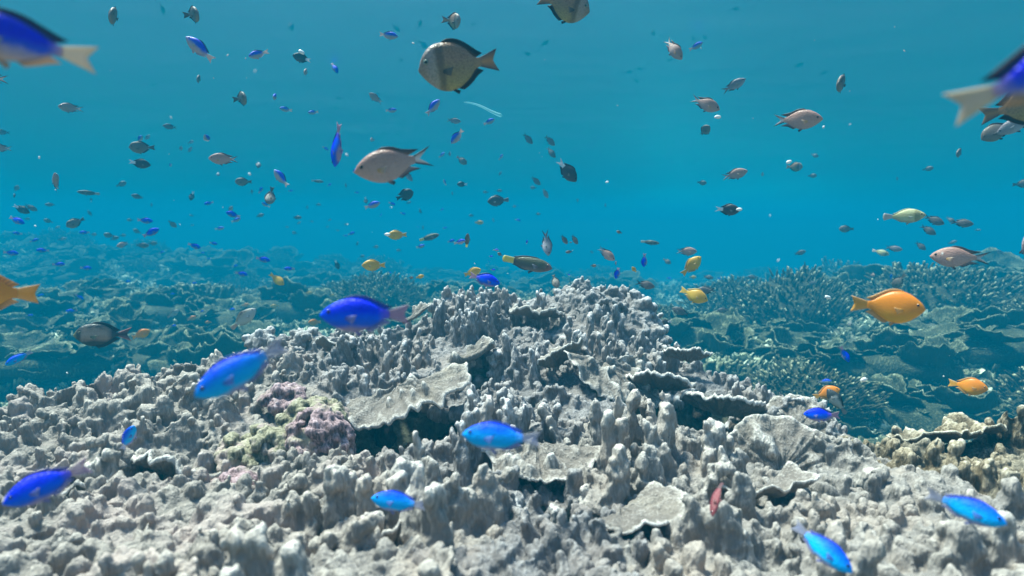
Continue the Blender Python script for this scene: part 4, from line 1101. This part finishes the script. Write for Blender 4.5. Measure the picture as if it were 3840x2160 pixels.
def low_of(code, bend):
    k = (code, bend)
    if k not in LOW:
        s = SPEC[code]; M = mats_of(code); f = FB()
        V, F4, F3 = body_geo(s, 16, 10); f.add(V, F4, F3, 0)
        tail_fn(s, f, 1, 9, 4); dorsal_fn(s, f, 2, 9, 3); dorsal_fn(s, f, 3, 9, 3, False)
        for side in (1, -1):
            pect_fn(s, f, 4, side, 4, 3); pelv_fn(s, f, 3, side, 4, 3); eye_geo(s, side, f, 5, 6)
        LOW[k] = f.mesh(s["name"], [M["body"], M["t"], M["d"], M["a"], M["p"], M["iris"], M_PUPIL], bend)
    return LOW[k]

# species, tile column, tile row, x, y (tile is 2576 px wide for a quarter of the photo), side-on length, heading (deg, 0 right, 90 up), yaw (+ towards camera), roll, size m | label | landmark phrase
FISH = """
bt 0 0 190 415 1300 173 0 0 .075|large blue fish with dark tipped pale tail, cut by the left edge|blue fish cut by left edge
pk 0 0 -110 780 330 180 20 0|pink blurred tail of a fish at the left edge, under the large blue one
bn 0 0 1155 165 330 95 60 0 .085
bn 0 0 1630 95 150 95 60 0
bn 0 0 1950 145 290 90 62 0
bp 0 0 2010 490 330 140 -20 0|blue and white fish diving tail down, upper left water|tilted blue and white fish
bn 0 0 2005 795 150 90 60 0
bn 0 0 2435 990 260 95 65 0
pk 0 0 705 1085 215 178 25 0|round pinkish fish alone in the upper left water|round pink fish at upper left
gc 0 0 1550 860 60 160 0 0
gc 0 0 955 920 50 180 0 0
bl 0 0 855 710 55 90 0 0
dc 0 0 1710 1275 130 175 0 0
bp 0 0 1410 1395 110 60 50 0
gc 0 0 1480 1385 90 50 30 0
bn 0 1 1430 35 230 183 0 0 .085|dark brown oval fish facing left, left of centre|dark oval fish at left
bp 0 0 2085 1400 150 115 50 0
gc 0 0 1920 1430 75 30 40 0
dc 0 0 30 1330 120 180 0 0
pk 0 1 0 40 200 180 0 0|pale pink fish tail poking in at the left edge
bp 1 0 20 545 200 200 20 0
bp 1 0 345 250 140 295 40 0
hw 1 0 465 585 190 168 10 0|black fish with white tail high in the upper left water|high black fish
pk 1 0 505 725 160 92 65 0
bl 1 0 790 680 130 -58 20 0
gc 1 0 1650 240 90 70 30 0
gc 1 0 1410 285 100 -35 0 0
bp 1 0 1335 355 190 -4 10 0|blue backed fish facing right near the top middle|blue fish at top middle
bp 1 0 1685 450 115 -35 20 0
br 1 0 1985 210 260 -5 58 0 .085|brown barred fish seen nearly head on, near the top|head-on barred fish
pk 1 0 1465 600 90 90 60 0
gc 1 0 2190 245 45 200 0 0
br 1 0 2050 655 830 189 6 0 .11|big deep bodied brown fish with black edged fins and orange tail|big brown barred fish
bp 1 0 195 975 160 90 70 0
bp 1 0 300 1100 125 172 0 0
bp 1 0 575 1130 105 188 0 0
pk 1 0 1200 985 160 145 25 0|pinkish fish facing up and left below the blue one at the top|pink fish left of big brown fish
bp 1 0 1360 1110 115 5 0 0
bp 1 0 1780 1080 210 48 -10 0|blue and pale fish slanting up, right under the big brown fish|slanting blue fish under big brown one
gc 1 0 920 845 45 0 0 0
gc 1 0 1020 770 45 150 0 0
gc 1 0 830 990 60 170 0 0
gc 1 0 800 1085 60 10 0 0
gc 1 0 2155 990 40 200 0 0
gc 1 0 1990 1215 145 -6 0 0
bp 1 0 2345 1225 125 25 0 0
bp 1 0 2025 1370 200 230 -15 0
bl 1 1 815 10 450 263 -10 62 .07|upright royal blue fish with head down and pink tail up|upright royal blue fish
pk 1 0 1165 1405 100 85 60 0
br 2 0 520 45 540 -16 0 0 .10|brown barred fish cut by the top edge|brown fish cut by top edge
gc 2 0 1415 320 95 -65 20 0
pk 2 0 1625 490 280 -52 12 0|pinkish fork tailed fish nosing down at upper right|nose-down pink fish
bp 2 0 1850 465 145 25 0 0
dc 2 0 2250 90 80 0 30 0
dc 2 0 150 540 80 -10 0 0
gc 2 0 270 510 45 10 0 0
dc 2 0 1180 725 70 5 0 0
dc 2 0 1280 690 60 -10 0 0
dc 2 0 1250 810 60 -40 0 0
gc 2 0 1820 390 60 -60 0 0
gc 2 0 1940 380 60 -40 0 0
dc 2 0 1585 605 60 0 0 0
gc 2 0 2205 455 45 -30 0 0
gc 2 0 330 435 100 30 0 0
gc 2 0 2230 860 250 26 0 0|slate grey fork tailed fish pointing up right, upper right water|slate fish at upper right
pk 2 0 1945 1045 310 -25 0 0|stout tan fork tailed fish nosing down right of centre top|stout tan fish
bn 2 0 1935 1320 180 45 40 0
dc 2 0 160 1395 140 -48 0 0
dc 2 0 380 1415 140 -45 0 0
pk 3 0 290 1205 470 -2 5 0 .085|light pink fork tailed fish with black eye, facing right, at upper right|light pink fish at right
bn 3 0 750 840 330 80 62 0 .085|dark brown fish seen end on, upper right water|end-on brown fish
dc 3 0 310 655 95 10 0 0
gc 3 0 575 730 85 190 0 0
bt 3 0 2860 690 1800 20 0 0 .08|large blue fish with cream tail and black back fin, cut by the right edge|blue fish cut by right edge
br 3 0 2560 1060 700 12 0 0 .095|brownish yellow finned fish half hidden behind the big blue fish at right
bn 3 0 2320 1310 330 212 20 0 .08|small grey brown fish facing down left, under the large blue fish at right
gc 3 0 2520 1240 380 208 0 0 .09
hw 0 1 1405 195 195 -8 0 0|slim black fish with white tail, under the dark oval fish|slim black fish at left
pk 0 1 2250 150 275 180 0 0|pink fork tailed fish facing left, left of centre|pink fish left of centre
pk 0 1 565 385 240 95 40 60|pink fish seen from above with spread side fins, at far left|spread-finned pink fish
bn 0 1 165 450 85 60 30 0
hw 0 1 150 520 90 80 50 0
hw 0 1 215 655 150 -32 0 0
dc 0 1 310 640 120 -30 0 0
dc 0 1 505 610 90 180 0 0
ws 0 1 890 492 190 175 0 0
hw 0 1 917 560 50 90 40 0
bn 0 1 1220 405 100 25 0 0
dc 0 1 1385 530 115 165 0 0
bp 0 1 1715 215 60 80 40 0
hw 0 1 2195 300 65 265 40 0
bn 0 1 2450 380 160 182 0 0
hw 0 1 1930 525 100 252 20 0
bl 0 1 2100 595 90 195 0 0
pk 0 1 2320 655 90 60 40 0
bl 0 1 2345 710 140 160 0 0
bp 0 1 2375 765 100 25 0 0
bp 0 1 2210 850 90 10 0 0
bl 0 1 1460 770 140 -6 0 0|bright blue fish with a white tail spot, in the left open water
bl 0 1 1520 890 165 28 0 0|bright blue fish with pale tail over the left far reef|bright blue fish over left reef
bn 0 1 1735 805 95 -45 0 0
dc 0 1 1525 615 50 90 0 0
bn 0 1 1310 765 60 180 0 0
dc 0 1 1930 720 50 170 0 0
dc 0 1 1930 820 45 20 0 0
bn 0 1 760 790 175 208 0 0|reddish brown fish facing down left in the far left water|reddish brown fish at left
dc 0 1 905 700 70 120 0 0
bn 0 1 485 775 80 160 0 0
bl 0 1 165 765 155 -30 20 0
dc 0 1 270 755 60 0 0 0
gc 0 1 575 840 60 20 0 0
bl 0 1 850 890 90 180 0 0
bn 0 1 940 910 60 0 0 0
bl 0 1 175 900 80 170 0 0
gc 0 1 625 955 80 15 0 0
bn 0 1 1100 920 100 170 0 0
dc 0 1 1150 950 90 20 0 0
bn 0 1 1235 920 60 0 0 0
bn 0 1 1380 880 80 150 0 0
pk 0 1 1240 1010 130 200 20 0
dc 0 1 1430 1020 125 -3 0 0
bn 0 1 1535 1000 80 0 0 0
bl 0 1 2150 1000 80 -12 0 0
bl 0 1 1955 1025 125 -22 0 0
bl 0 1 2035 1095 50 0 0 0
bl 0 1 2095 1155 45 0 0 0
bl 0 1 345 970 80 20 0 0
bl 0 1 430 1070 110 175 0 0
bl 0 1 110 1095 125 -8 0 0
bl 0 1 590 1210 110 0 0 0
bl 0 1 865 1247 100 -5 0 0
bl 0 1 2365 1230 60 15 0 0
bl 0 1 2430 1305 120 -15 0 0
bl 0 1 1950 1400 60 0 0 0
bl 0 1 1280 1385 60 0 0 0
bl 0 1 1625 1090 55 20 0 0
dc 0 1 2535 480 60 90 40 0
gc 0 1 1820 50 80 80 40 0
gc 0 1 1910 60 80 60 20 0
or 0 2 -110 45 820 174 0 0 .095|orange fish of which only the forked yellow tail shows at left edge|orange tail at left edge
pk 1 1 1390 200 800 193 0 0 .095|large pink fork tailed fish with black streamers, in the centre|large pink fork-tailed fish
bp 1 1 990 275 95 35 45 0
bp 1 1 255 345 215 128 -10 0|blue and tan fish pointing up left, left of the large pink one|blue fish left of the pink one
hw 1 1 25 205 100 260 40 0
bn 1 1 145 530 190 258 35 0|dark leaf shaped fish hanging left of centre|dark leaf shaped fish
bp 1 1 95 610 90 150 30 0
bl 1 1 50 460 80 60 40 0
bl 1 1 348 470 50 10 0 0
bl 1 1 740 410 50 30 0 0
bl 1 1 700 45 70 -30 0 0
bl 1 1 1015 488 50 0 0 0
ws 1 1 620 375 120 -5 0 0
dc 1 1 905 420 50 100 0 0
bn 1 1 1370 385 75 180 0 0
gc 1 1 1530 320 135 -52 0 0
bk 1 1 1500 515 185 22 10 0|ragged black fish in the centre, under the large pink one|ragged black fish
bp 1 1 1170 615 165 20 0 0|bright blue fish with pale belly, left of the ragged black one|blue fish left of the black one
hw 1 1 1105 570 75 280 30 0
bl 1 1 1370 600 75 -20 0 0
bl 1 1 1480 700 60 -20 0 0
bl 1 1 1255 715 40 60 0 0
dc 1 1 1535 590 60 20 0 0
dc 1 1 40 720 85 20 0 0
dc 1 1 415 740 90 0 0 0
dc 1 1 625 610 60 0 0 0
dc 1 1 515 640 45 90 0 0
dc 1 1 740 765 45 20 0 0
dc 1 1 820 870 45 0 0 0
dc 1 1 715 835 40 0 0 0
dc 1 1 900 810 45 20 0 0
dc 1 1 560 780 45 0 0 0
dc 1 1 310 835 45 0 0 0
bn 1 1 390 895 55 170 0 0
gc 1 1 430 795 55 30 0 0
bl 1 1 960 900 75 20 0 0
bl 1 1 900 922 45 0 0 0
ye 1 1 1420 915 195 182 0 0|yellow fish with a white speck at its mouth, centre|small yellow fish with white speck
wr 1 1 1745 940 205 16 0 0|small brown wrasse with yellow tail, right of the yellow fish|small wrasse
wr 1 1 2125 970 170 84 35 0|brown wrasse pointing straight up with yellow tail below|upright wrasse
bp 1 1 2050 985 125 15 0 0
bl 1 1 1965 975 80 15 0 0
bp 1 1 1655 1030 95 15 0 0
bl 1 1 1900 845 50 10 0 0
bl 1 1 1630 835 30 0 0 0
dc 1 1 1680 845 50 90 0 0
hw 1 1 2075 405 110 180 0 0
bp 1 1 1900 385 65 110 0 0
bp 1 1 1870 110 80 40 0 0
gc 1 1 1950 105 70 90 30 0
bn 1 1 2070 165 125 -38 0 0
bp 1 1 2465 130 70 55 0 0
dc 1 1 2455 300 55 60 0 0
bn 1 1 2310 485 55 180 0 0
dc 1 1 2445 470 70 0 0 0
sg 1 1 2435 570 215 185 0 0|slate grey spotted oval fish facing left, right of centre|spotted grey fish
ye 1 1 2245 790 90 0 0 0
dc 1 1 2170 720 60 180 0 0
gc 1 1 2390 770 50 110 0 0
dc 1 1 1975 500 45 90 0 0
gc 1 1 2180 15 45 20 0 0
bl 1 1 1870 660 45 20 0 0
dc 1 1 1655 680 60 110 0 0
bp 1 1 2415 1065 60 0 0 0
bn 1 1 2455 1110 60 150 0 0
bl 1 1 2365 1130 40 0 0 0
bl 1 1 2345 1180 30 0 0 0
ye 1 1 1185 1220 235 180 0 0|golden yellow fish facing left over the far reef|golden fish facing left
bl 1 1 70 1160 140 -14 0 0|royal blue fish low in the left water, over the far reef
bl 1 1 335 1255 105 178 0 0
hw 1 1 815 1215 100 -70 0 0
ye 1 1 215 1365 170 -42 20 0|golden fish with raised fins slanting down right, over left reef|slanting golden fish
bl 1 1 1250 1335 50 0 0 0
ye 1 1 1650 1335 85 15 0 0
ye 1 1 2180 1290 180 18 0 0|golden fish partly behind the blue one above the reef crest|golden fish behind the blue one
bl 1 1 2300 1362 320 -16 0 0|bright blue fish with pinkish belly in front of a golden one|blue fish at the crest
bn 1 1 1205 1035 60 0 0 0
dc 1 1 1440 1070 60 180 0 0
dc 1 1 1065 1130 60 20 0 0
bl 1 1 1345 1295 45 0 0 0
bn 1 1 1560 1345 50 0 0 0
bl 1 1 2385 1265 50 0 0 0
hw 1 1 1020 1000 50 250 0 0
wr 2 1 155 1200 510 -12 0 0 .12|large olive brown wrasse with yellow tail tip over the reef crest|large wrasse over the crest
dc 2 1 395 85 135 -52 0 0
dc 2 1 240 370 125 -42 0 0
bn 2 1 215 440 65 180 0 0
pk 2 1 335 495 110 -62 0 0
hw 2 1 555 270 285 -50 0 0|large black fish with white forked tail slanting down, right of centre|slanting white-tailed black fish
bn 2 1 660 570 45 90 30 0
dc 2 1 940 620 45 90 0 0
dc 2 1 260 705 60 0 0 0
bl 2 1 60 765 60 -15 0 0
bn 2 1 20 630 45 0 0 0
bl 2 1 50 620 30 0 0 0
pk 2 1 2240 305 250 14 0 0|pink fish with fluttering fins facing right, right of centre|pink fish right of centre
bn 2 1 1910 390 95 -8 0 0
gc 2 1 2520 310 70 90 40 0
hw 2 1 2170 660 240 -4 0 0|black fish with white tail and white snout, right water|black fish with white snout
gc 2 1 350 1000 265 278 20 0|slim silver grey fish pointing straight down above the reef crest|silver grey vertical fish
dc 2 1 525 960 115 -55 0 0
dc 2 1 630 960 115 -58 0 0
dc 2 1 590 990 30 0 0 0
dc 2 1 575 1085 75 190 0 0
pk 2 1 950 1105 210 -38 0 0|tan fork tailed fish slanting down over the sand channel|tan fish over the sand
ws 2 1 1390 990 185 -6 0 0|slim grey green wrasse with pale tail over the sand channel|slim pale-tailed wrasse
pk 2 1 1755 1080 205 0 0 0|rosy grey fork tailed fish facing right above the orange fish|rosy grey fish
ye 2 1 1805 1225 255 46 0 0|orange yellow fish slanting up right over the sand channel|slanting orange yellow fish
bl 2 1 1060 1295 140 258 -20 0|vivid blue fish hanging head down just above the coral crest|head-down vivid blue fish
bl 2 1 1330 1175 140 268 -25 0|vivid blue fish hanging head down, the upper one of two
ye 2 1 1230 1265 80 130 20 0
bn 2 1 1560 1180 90 -32 0 0
bn 2 1 1080 888 60 160 0 0
dc 2 1 800 1085 50 -30 0 0
bl 2 1 945 965 30 0 0 0
bl 2 1 150 985 45 80 0 0
bn 2 1 435 1380 150 -72 20 0
dc 2 1 1975 1340 105 -10 0 0
bl 2 1 2080 1355 45 0 0 0
dc 2 1 2420 1340 95 175 0 0
bl 2 1 1580 1350 50 0 0 0
dc 2 1 1340 1415 195 -14 0 0|dusky fork tailed fish close above the right side of the crest
ye 2 1 675 1385 45 150 0 0
ye 2 1 1820 1340 70 0 0 0
gc 2 1 1045 1200 45 90 0 0
bn 2 1 820 1225 60 0 0 0
bl 2 1 570 1315 30 0 0 0
br 3 1 265 230 155 -3 0 0|small grey barred fish facing right in the right water|small grey barred fish
bn 3 1 470 115 75 -25 0 0
bn 3 1 445 320 85 0 0 0
bn 3 1 1610 250 95 10 0 0
dc 3 1 1300 350 45 90 0 0
bn 3 1 1930 90 180 90 62 0
bn 3 1 2560 400 160 5 0 0|grey brown fish just entering at the right edge
py 3 1 1370 725 365 2 0 0|pale yellow fish with dark eye streak, in the right water|pale yellow fish
dc 3 1 1670 765 195 -26 0 0|dusky fish right behind the snout of the pale yellow one|dusky fish by pale yellow one
dc 3 1 1610 865 165 -35 0 0
dc 3 1 1840 765 105 -38 0 0
dc 3 1 1950 795 195 -8 0 0|dusky long tailed fish facing right, in the right water
dc 3 1 1535 1025 125 -42 0 0
gc 3 1 1265 1050 155 -10 0 0
py 3 1 1135 1090 155 -16 0 0|small cream fish facing right over the right far reef|small cream fish
bn 3 1 790 855 135 180 0 0
dc 3 1 320 1095 115 18 0 0
gc 3 1 1855 990 85 25 0 0
gc 3 1 2110 865 60 0 0 0
pk 3 1 1930 1140 500 179 0 0 .09|mauve pink fork tailed fish facing left over the right reef|mauve pink fish over right reef
gc 3 1 2340 1090 90 150 20 0
pk 3 1 2680 1090 520 100 20 35 .085|pink fish cut by the right edge with pale side fin
pk 3 1 1055 1320 100 85 50 0
bl 3 1 1240 1340 70 80 30 0
bn 3 1 1310 1385 190 242 -35 20
dc 3 1 440 1400 90 0 0 0
dc 3 1 1890 1420 60 80 0 0
tg 0 2 1040 470 490 176 0 0 .12|tan fish with black rim and pink edged tail in the left hollow|black rimmed tan fish
az 0 2 190 705 250 208 0 0|blue fish slanting down left in the dark hollow at left|blue fish in left hollow
or 0 2 1420 465 170 20 0 0
wh 0 2 1740 260 130 35 20 0
wh 0 2 2450 310 300 40 0 0|whitish fish with dark back stripe over the left reef crest|whitish fish
bl 0 2 800 90 90 -40 0 0
bl 0 2 720 230 100 180 0 0
bl 0 2 300 275 60 0 0 0
bl 0 2 400 75 70 10 0 0
bl 0 2 1730 60 55 0 0 0
bl 0 2 2030 235 45 20 0 0
bl 0 2 2330 215 70 0 0 0
bl 0 2 1745 380 55 0 0 0
or 0 2 1930 305 90 20 0 0
or 0 2 2095 345 60 180 0 0
or 0 2 2470 170 70 10 0 0
az 0 2 2430 820 960 208 0 0 .07|big electric blue fish slanting down left over the pale coral crest|slanting electric blue fish
bl 1 2 1100 270 880 179 0 0 .08|big royal blue fish with violet tail above the coral crest|big royal blue fish
or 1 2 590 345 125 180 0 0
ye 1 2 530 50 75 0 0 0
ye 1 2 190 180 80 180 0 0
ye 1 2 765 75 60 0 0 0
or 1 2 -15 240 60 90 0 0
ye 2 2 1830 70 290 -22 0 0|golden fish nosing down right over the sand channel|golden fish over the sand
dc 2 2 1950 25 200 186 0 0
dc 2 2 1700 240 190 158 0 0|dusky fish facing up left above the sandy channel
hw 2 2 1545 345 130 192 0 0|small black fish with white tail right beside the coral stack|small black fish by the stack
dc 2 2 2130 225 130 185 0 0
bn 2 2 1890 180 75 90 40 0
or 3 2 1200 185 640 -2 0 0 .085|large orange fish facing right over the dark right reef|large orange fish
or 3 2 2010 985 330 -3 0 0 .07|smaller orange fish facing right over the right branching coral|smaller orange fish
bl 3 2 770 665 175 -62 0 0|blue fish heading down over the dark branching coral|blue fish over branching coral
bl 3 2 540 1275 330 186 0 0 .065|royal blue fish beside the round shell like coral plate|royal blue fish by the round plate
bw 3 2 690 1140 290 128 0 0 .07|black and white fish above the royal blue one on the right|black and white fish
or 3 2 590 1060 260 25 0 0 .07|orange brown fish behind the black and white one
bp 3 2 570 940 130 10 0 0
bl 0 3 480 520 740 197 0 0 .062|deep blue fish slanting down left over the lower left coral|deep blue fish at lower left
az 0 3 1290 60 330 62 40 0 .05|small blue fish turning upward over the left coral lumps|turning blue fish at left
az 1 3 1440 705 560 168 0 0 .06|small electric blue fish facing left over the toothed coral|small electric blue fish
az 1 3 2470 50 790 176 0 0 .07|electric blue fish facing left in front of the reef centre|electric blue fish at reef centre
rd 2 3 2050 655 400 262 20 25 .06|slim dull red fish hanging head down over the coral|red fish
az 3 3 540 1160 650 -32 0 0 .062|electric blue fish nosing down right at the lower right|electric blue fish at lower right
az 3 3 1980 765 680 -11 0 0 .062|electric blue fish facing right near the right edge|electric blue fish near right edge
"""
rows = []
for line in FISH.strip().splitlines():
    a = line.split("|"); f = a[0].split()
    rows.append((f[0], int(f[1]), int(f[2])) + tuple(float(v) for v in f[3:9]) + ((float(f[9]),) if len(f) > 9 else (None,)) + (a[1] if len(a) > 1 else None, a[2] if len(a) > 2 else None))
def to_d(c, r, x, y): return c * 644 + x / 4, r * 362.25 + y / 4
for q in rows:
    if q[11]:
        px, py = to_d(q[1], q[2], q[3], q[4])
        LAND.append((min(max(px, 15), 2560), max(py, 12), "the " + q[11]))
LAND += [(1470, 740, "the highest coral peak"), (1602, 745, "the chimney of coral")]

first_seen = {}
def reef_hit(d, far):
    """distance along d at which the near reef (with its columns) is reached"""
    t = np.linspace(.3, far, 160)
    x, y, z = d.x * t, d.y * t, d.z * t
    if z.min() > .1: return far
    h = bed_h(x, y) + np.where(y < ridge_y(x, y) + .1, .065, np.where(y > 1.9, .30 , .07))
    hit = np.where(z < h)[0]
    return t[hit[0]] if len(hit) else far
def facing(ang, yaw):
    if yaw > 55: return "seen head on"
    a = ang % 360
    return ["facing right", "pointing up right", "pointing up", "pointing up left", "facing left", "pointing down left", "pointing down", "pointing down right"][int(((a + 22.5) % 360) // 45)]
nf = 0
for sp, c, r, x, y, L, ang, yaw, roll, size, label, lm in rows:
    s = SPEC[sp]; px, py = to_d(c, r, x, y); Lp = L / 4
    if yaw >= 45 and 78 <= ang <= 100: ang, yaw = (12, 76) if (x + y) % 2 else (168, 76)
    small = L < 115
    if size is None:
        size = s["size"] * rnd.uniform(.9, 1.08) * 1.0
        if L < 120: size *= .95
    dist = FPX * size / Lp
    d = ray(px, py)
    dist = dist / d.dot(Vector((0, CP, SP)))
    dist = min(dist, 14.0); size = dist * d.dot(Vector((0, CP, SP))) * Lp / FPX
    hit = reef_hit(d, dist + .3) - size * .35
    if hit < dist:
        size *= hit / dist; dist = hit
    pos = d * dist
    # frame around the viewing ray
    Fv = d; Rv = Fv.cross(Vector((0, 0, 1))).normalized(); Uv = Rv.cross(Fv).normalized()
    a, w = R(ang), R(yaw)
    fwd = (Rv * math.cos(a) + Uv * math.sin(a)) * math.cos(w) - Fv * math.sin(w)
    fwd.normalize()
    up = -Rv * math.sin(a) + Uv * math.cos(a)
    if math.cos(a) < -.02: up = -up
    up = (up - fwd * up.dot(fwd)).normalized()
    side = up.cross(fwd).normalized()
    M = Matrix((fwd, side, up)).transposed()
    M = (Matrix.Rotation(R(roll), 3, fwd) @ M)
    bend = rnd.choice((-.35, 0.0, .35)) if L < 500 else rnd.choice((-.2, 0.0, .2))
    if small: bend = rnd.choice((-.35, .35))
    if small:
        root = link(s["name"], low_of(sp, bend))
    else:
        root = empty(s["name"], (0, 0, 0))
        key = (sp, bend)
        if key not in first_seen:
            first_seen[key] = [link(n, me, root) for n, me in parts_of(sp, bend)]
        else:
            for src in first_seen[key]:
                cpy = src.copy(); COL.objects.link(cpy); cpy.parent = root
    root.matrix_world = Matrix.Translation(pos) @ M.to_4x4() @ Matrix.Scale(size, 4)
    adj = "" if not small else ("tiny " if L < 62 else "small ")
    if label and label not in USED:
        USED.add(label)
    else:
        label = auto_label(adj + s["desc"], px, py, facing(ang, yaw))
    tag(root, label, "fish", "reef fish swimming over the coral")
    nf += 1

for o, q, y, s, desc, grp in CORALS:
    far = "faint far " if y > 11.5 else ("distant " if y > 7.2 else "")
    tag(o, auto_label(far + desc, q[0], q[1]), "coral", grp)

# ---------------------------------------------------------------- bits in the water
def specks():
    g = random.Random(3); s = Soup()
    for i in range(70):
        d = ray(g.uniform(-100, 2676), g.uniform(-50, 1000)); t = g.uniform(.5, 3.2)
        h = reef_hit(d, t + .2)
        if h < t: continue
        rr = g.uniform(.0005, .0014) * (1 if t < 1 else 1.3)
        V = ICO1[0] * np.array((g.uniform(.6, 2.2), g.uniform(.5, 1.2), g.uniform(.5, 1.4))) * rr
        V = V @ np.array(Matrix.Rotation(g.uniform(0, 6), 3, 'Y')).T
        s.add(V + np.array(d * t), ICO1[1])
    me = mesh_np("specks", np.concatenate(s.V), [np.concatenate(s.T)], [plain("speck_white", (.75, .78, .76), .6)])
    tag(link("floating_specks", me), "scattered pale specks drifting in the water", kind="stuff")
specks()
def flake(px, py, dist, r, label):
    d = ray(px, py)
    V, F = ICO2
    V = V * np.array((1.5, .5, .8)) * (1 + .25 * noise3(V * 2.1 + px))[:, None] * r
    o = link("white_flake", mesh_np("white_flake", V, [F], [plain("flake_white", (.92, .93, .90), .4)]), loc=tuple(d * dist))
    o.rotation_euler = (0, rnd.uniform(-.5, .5), 0)
    tag(o, label, "flake", "bright white flakes in the water")
flake(1806, 294, 1.1, .0035, "bright white flake just below the stout tan fish")
flake(2083, 748, 1.5, .0050, "bright white flake left of the large orange fish")
flake(2173, 955, 1.15, .0040, "bright white flake over the right branching coral, left of the smaller orange fish")
flake(1985, 407, 1.2, .0035, "bright white flake touching the small grey barred fish")
flake(975, 590, 1.6, .0050, "white crumb at the mouth of the small yellow fish")
flake(1859, 527, 1.4, .0045, "white flake at the snout of the black fish at right")
flake(1527, 458, 1.3, .0025, "tiny white flake alone in open water right of centre")
flake(758, 131, 1.5, .0050, "white flake on the back of the high black fish")
def strand():
    a, b = at_y(1166, 257, 1.6), at_y(1264, 287, 1.5)
    n = 24; V = []; F = []
    for i in range(n):
        t = i / (n - 1); p = a.lerp(b, t); w = (.0014 + .0035 * t) * (1 if 0 < i < n - 1 else .2)
        p = p + Vector((0, 0, .004 * math.sin(5 * t)))
        for k in range(6):
            g = 2 * math.pi * k / 6; V.append((p.x, p.y + w * .5 * math.cos(g), p.z + w * math.sin(g)))
    for i in range(n - 1):
        for k in range(6): F.append((i * 6 + k, i * 6 + (k + 1) % 6, i * 6 + 6 + (k + 1) % 6, i * 6 + 6 + k))
    m, nt, bb, out = nodes_mat("strand")
    bb.inputs['Base Color'].default_value = (.15, .75, .85, 1)
    tr = N(nt, "ShaderNodeBsdfTransparent"); mx = N(nt, "ShaderNodeMixShader"); mx.inputs[0].default_value = .22
    nt.links.new(tr.outputs[0], mx.inputs[1]); nt.links.new(bb.outputs[0], mx.inputs[2]); nt.links.new(mx.outputs[0], out.inputs[0])
    tag(link("drifting_strand", mesh_np("drifting_strand", V, [np.array(F)], [m])), "thin pale cyan strand drifting below the big brown fish", "strand")
strand()

# ---------------------------------------------------------------- water surface overhead
def surface():
    xs = np.concatenate([np.linspace(-88, -12.5, 40), np.linspace(-12, 12, 240), np.linspace(12.5, 88, 40)]); ys = np.concatenate([np.linspace(-5, 12, 330), np.linspace(12.3, 59, 110)])
    X, Y = np.meshgrid(xs, ys)
    Z = SURF_Z + .0050 * noise2(X * .8 + Y * .25, Y, 1.6, 2, 81) + .0020 * noise2(X * .7, Y, 6.5, 2, 83)
    n, m_ = X.shape; idx = np.arange(n * m_).reshape(n, m_)
    F = np.stack([idx[:-1, :-1].ravel(), idx[1:, :-1].ravel(), idx[1:, 1:].ravel(), idx[:-1, 1:].ravel()], 1)
    m, nt, b, out = nodes_mat("water_underside")
    gl = N(nt, "ShaderNodeBsdfGlossy"); gl.inputs['Color'].default_value = (.01, .80, 1, 1); gl.inputs['Roughness'].default_value = .5
    tr = N(nt, "ShaderNodeBsdfTransparent"); tr.inputs['Color'].default_value = (.74, .98, 1, 1)
    lw = N(nt, "ShaderNodeLayerWeight"); lw.inputs[0].default_value = .35
    r = ramp(nt, [(.12, (0.03,) * 3), (.42, (.85,) * 3), (.55, (.93,) * 3), (.68, (.968,) * 3), (.80, (.988,) * 3), (.92, (1.0,) * 3)], 'B_SPLINE')
    nt.links.new(lw.outputs['Facing'], r.inputs[0])
    mx = N(nt, "ShaderNodeMixShader")
    nt.links.new(r.outputs[0], mx.inputs[0]); nt.links.new(tr.outputs[0], mx.inputs[1]); nt.links.new(gl.outputs[0], mx.inputs[2])
    nt.links.new(mx.outputs[0], out.inputs[0])
    o = link("water_surface", mesh_np("water_surface", np.stack([X.ravel(), Y.ravel(), Z.ravel()], 1), [F], [m]))
    tag(o, "rippled underside of the water surface overhead", kind="structure")
surface()

# ---------------------------------------------------------------- the water's own haze
def haze():
    x0, x1, y0, y1, z0, z1 = -90, 90, -6, 60, -7.0, SURF_Z + .12
    V = [(x, y, z) for z in (z0, z1) for y in (y0, y1) for x in (x0, x1)]
    F = np.array([(0, 2, 3, 1), (4, 5, 7, 6), (0, 1, 5, 4), (2, 6, 7, 3), (0, 4, 6, 2), (1, 3, 7, 5)])
    m = bpy.data.materials.new("haze"); m.use_nodes = True; nt = m.node_tree; nt.nodes.clear()
    out = nt.nodes.new("ShaderNodeOutputMaterial"); v = nt.nodes.new("ShaderNodeVolumePrincipled")
    v.inputs['Color'].default_value = HAZE_COLOR + (1,)
    v.inputs['Density'].default_value = HAZE_DENSITY
    v.inputs['Absorption Color'].default_value = HAZE_CLEAR + (1,)
    v.inputs['Anisotropy'].default_value = 0.0
    nt.links.new(v.outputs[0], out.inputs['Volume'])
    o = link("haze", mesh_np("haze", V, [F], [m], smooth=False))
    tag(o, "blue green sea water fading the reef into the distance", kind="stuff")
haze()
print("FISH", nf, "CORALS", len(CORALS), "verts", sum(len(o.data.vertices) for o in COL.objects if o.type == 'MESH'))
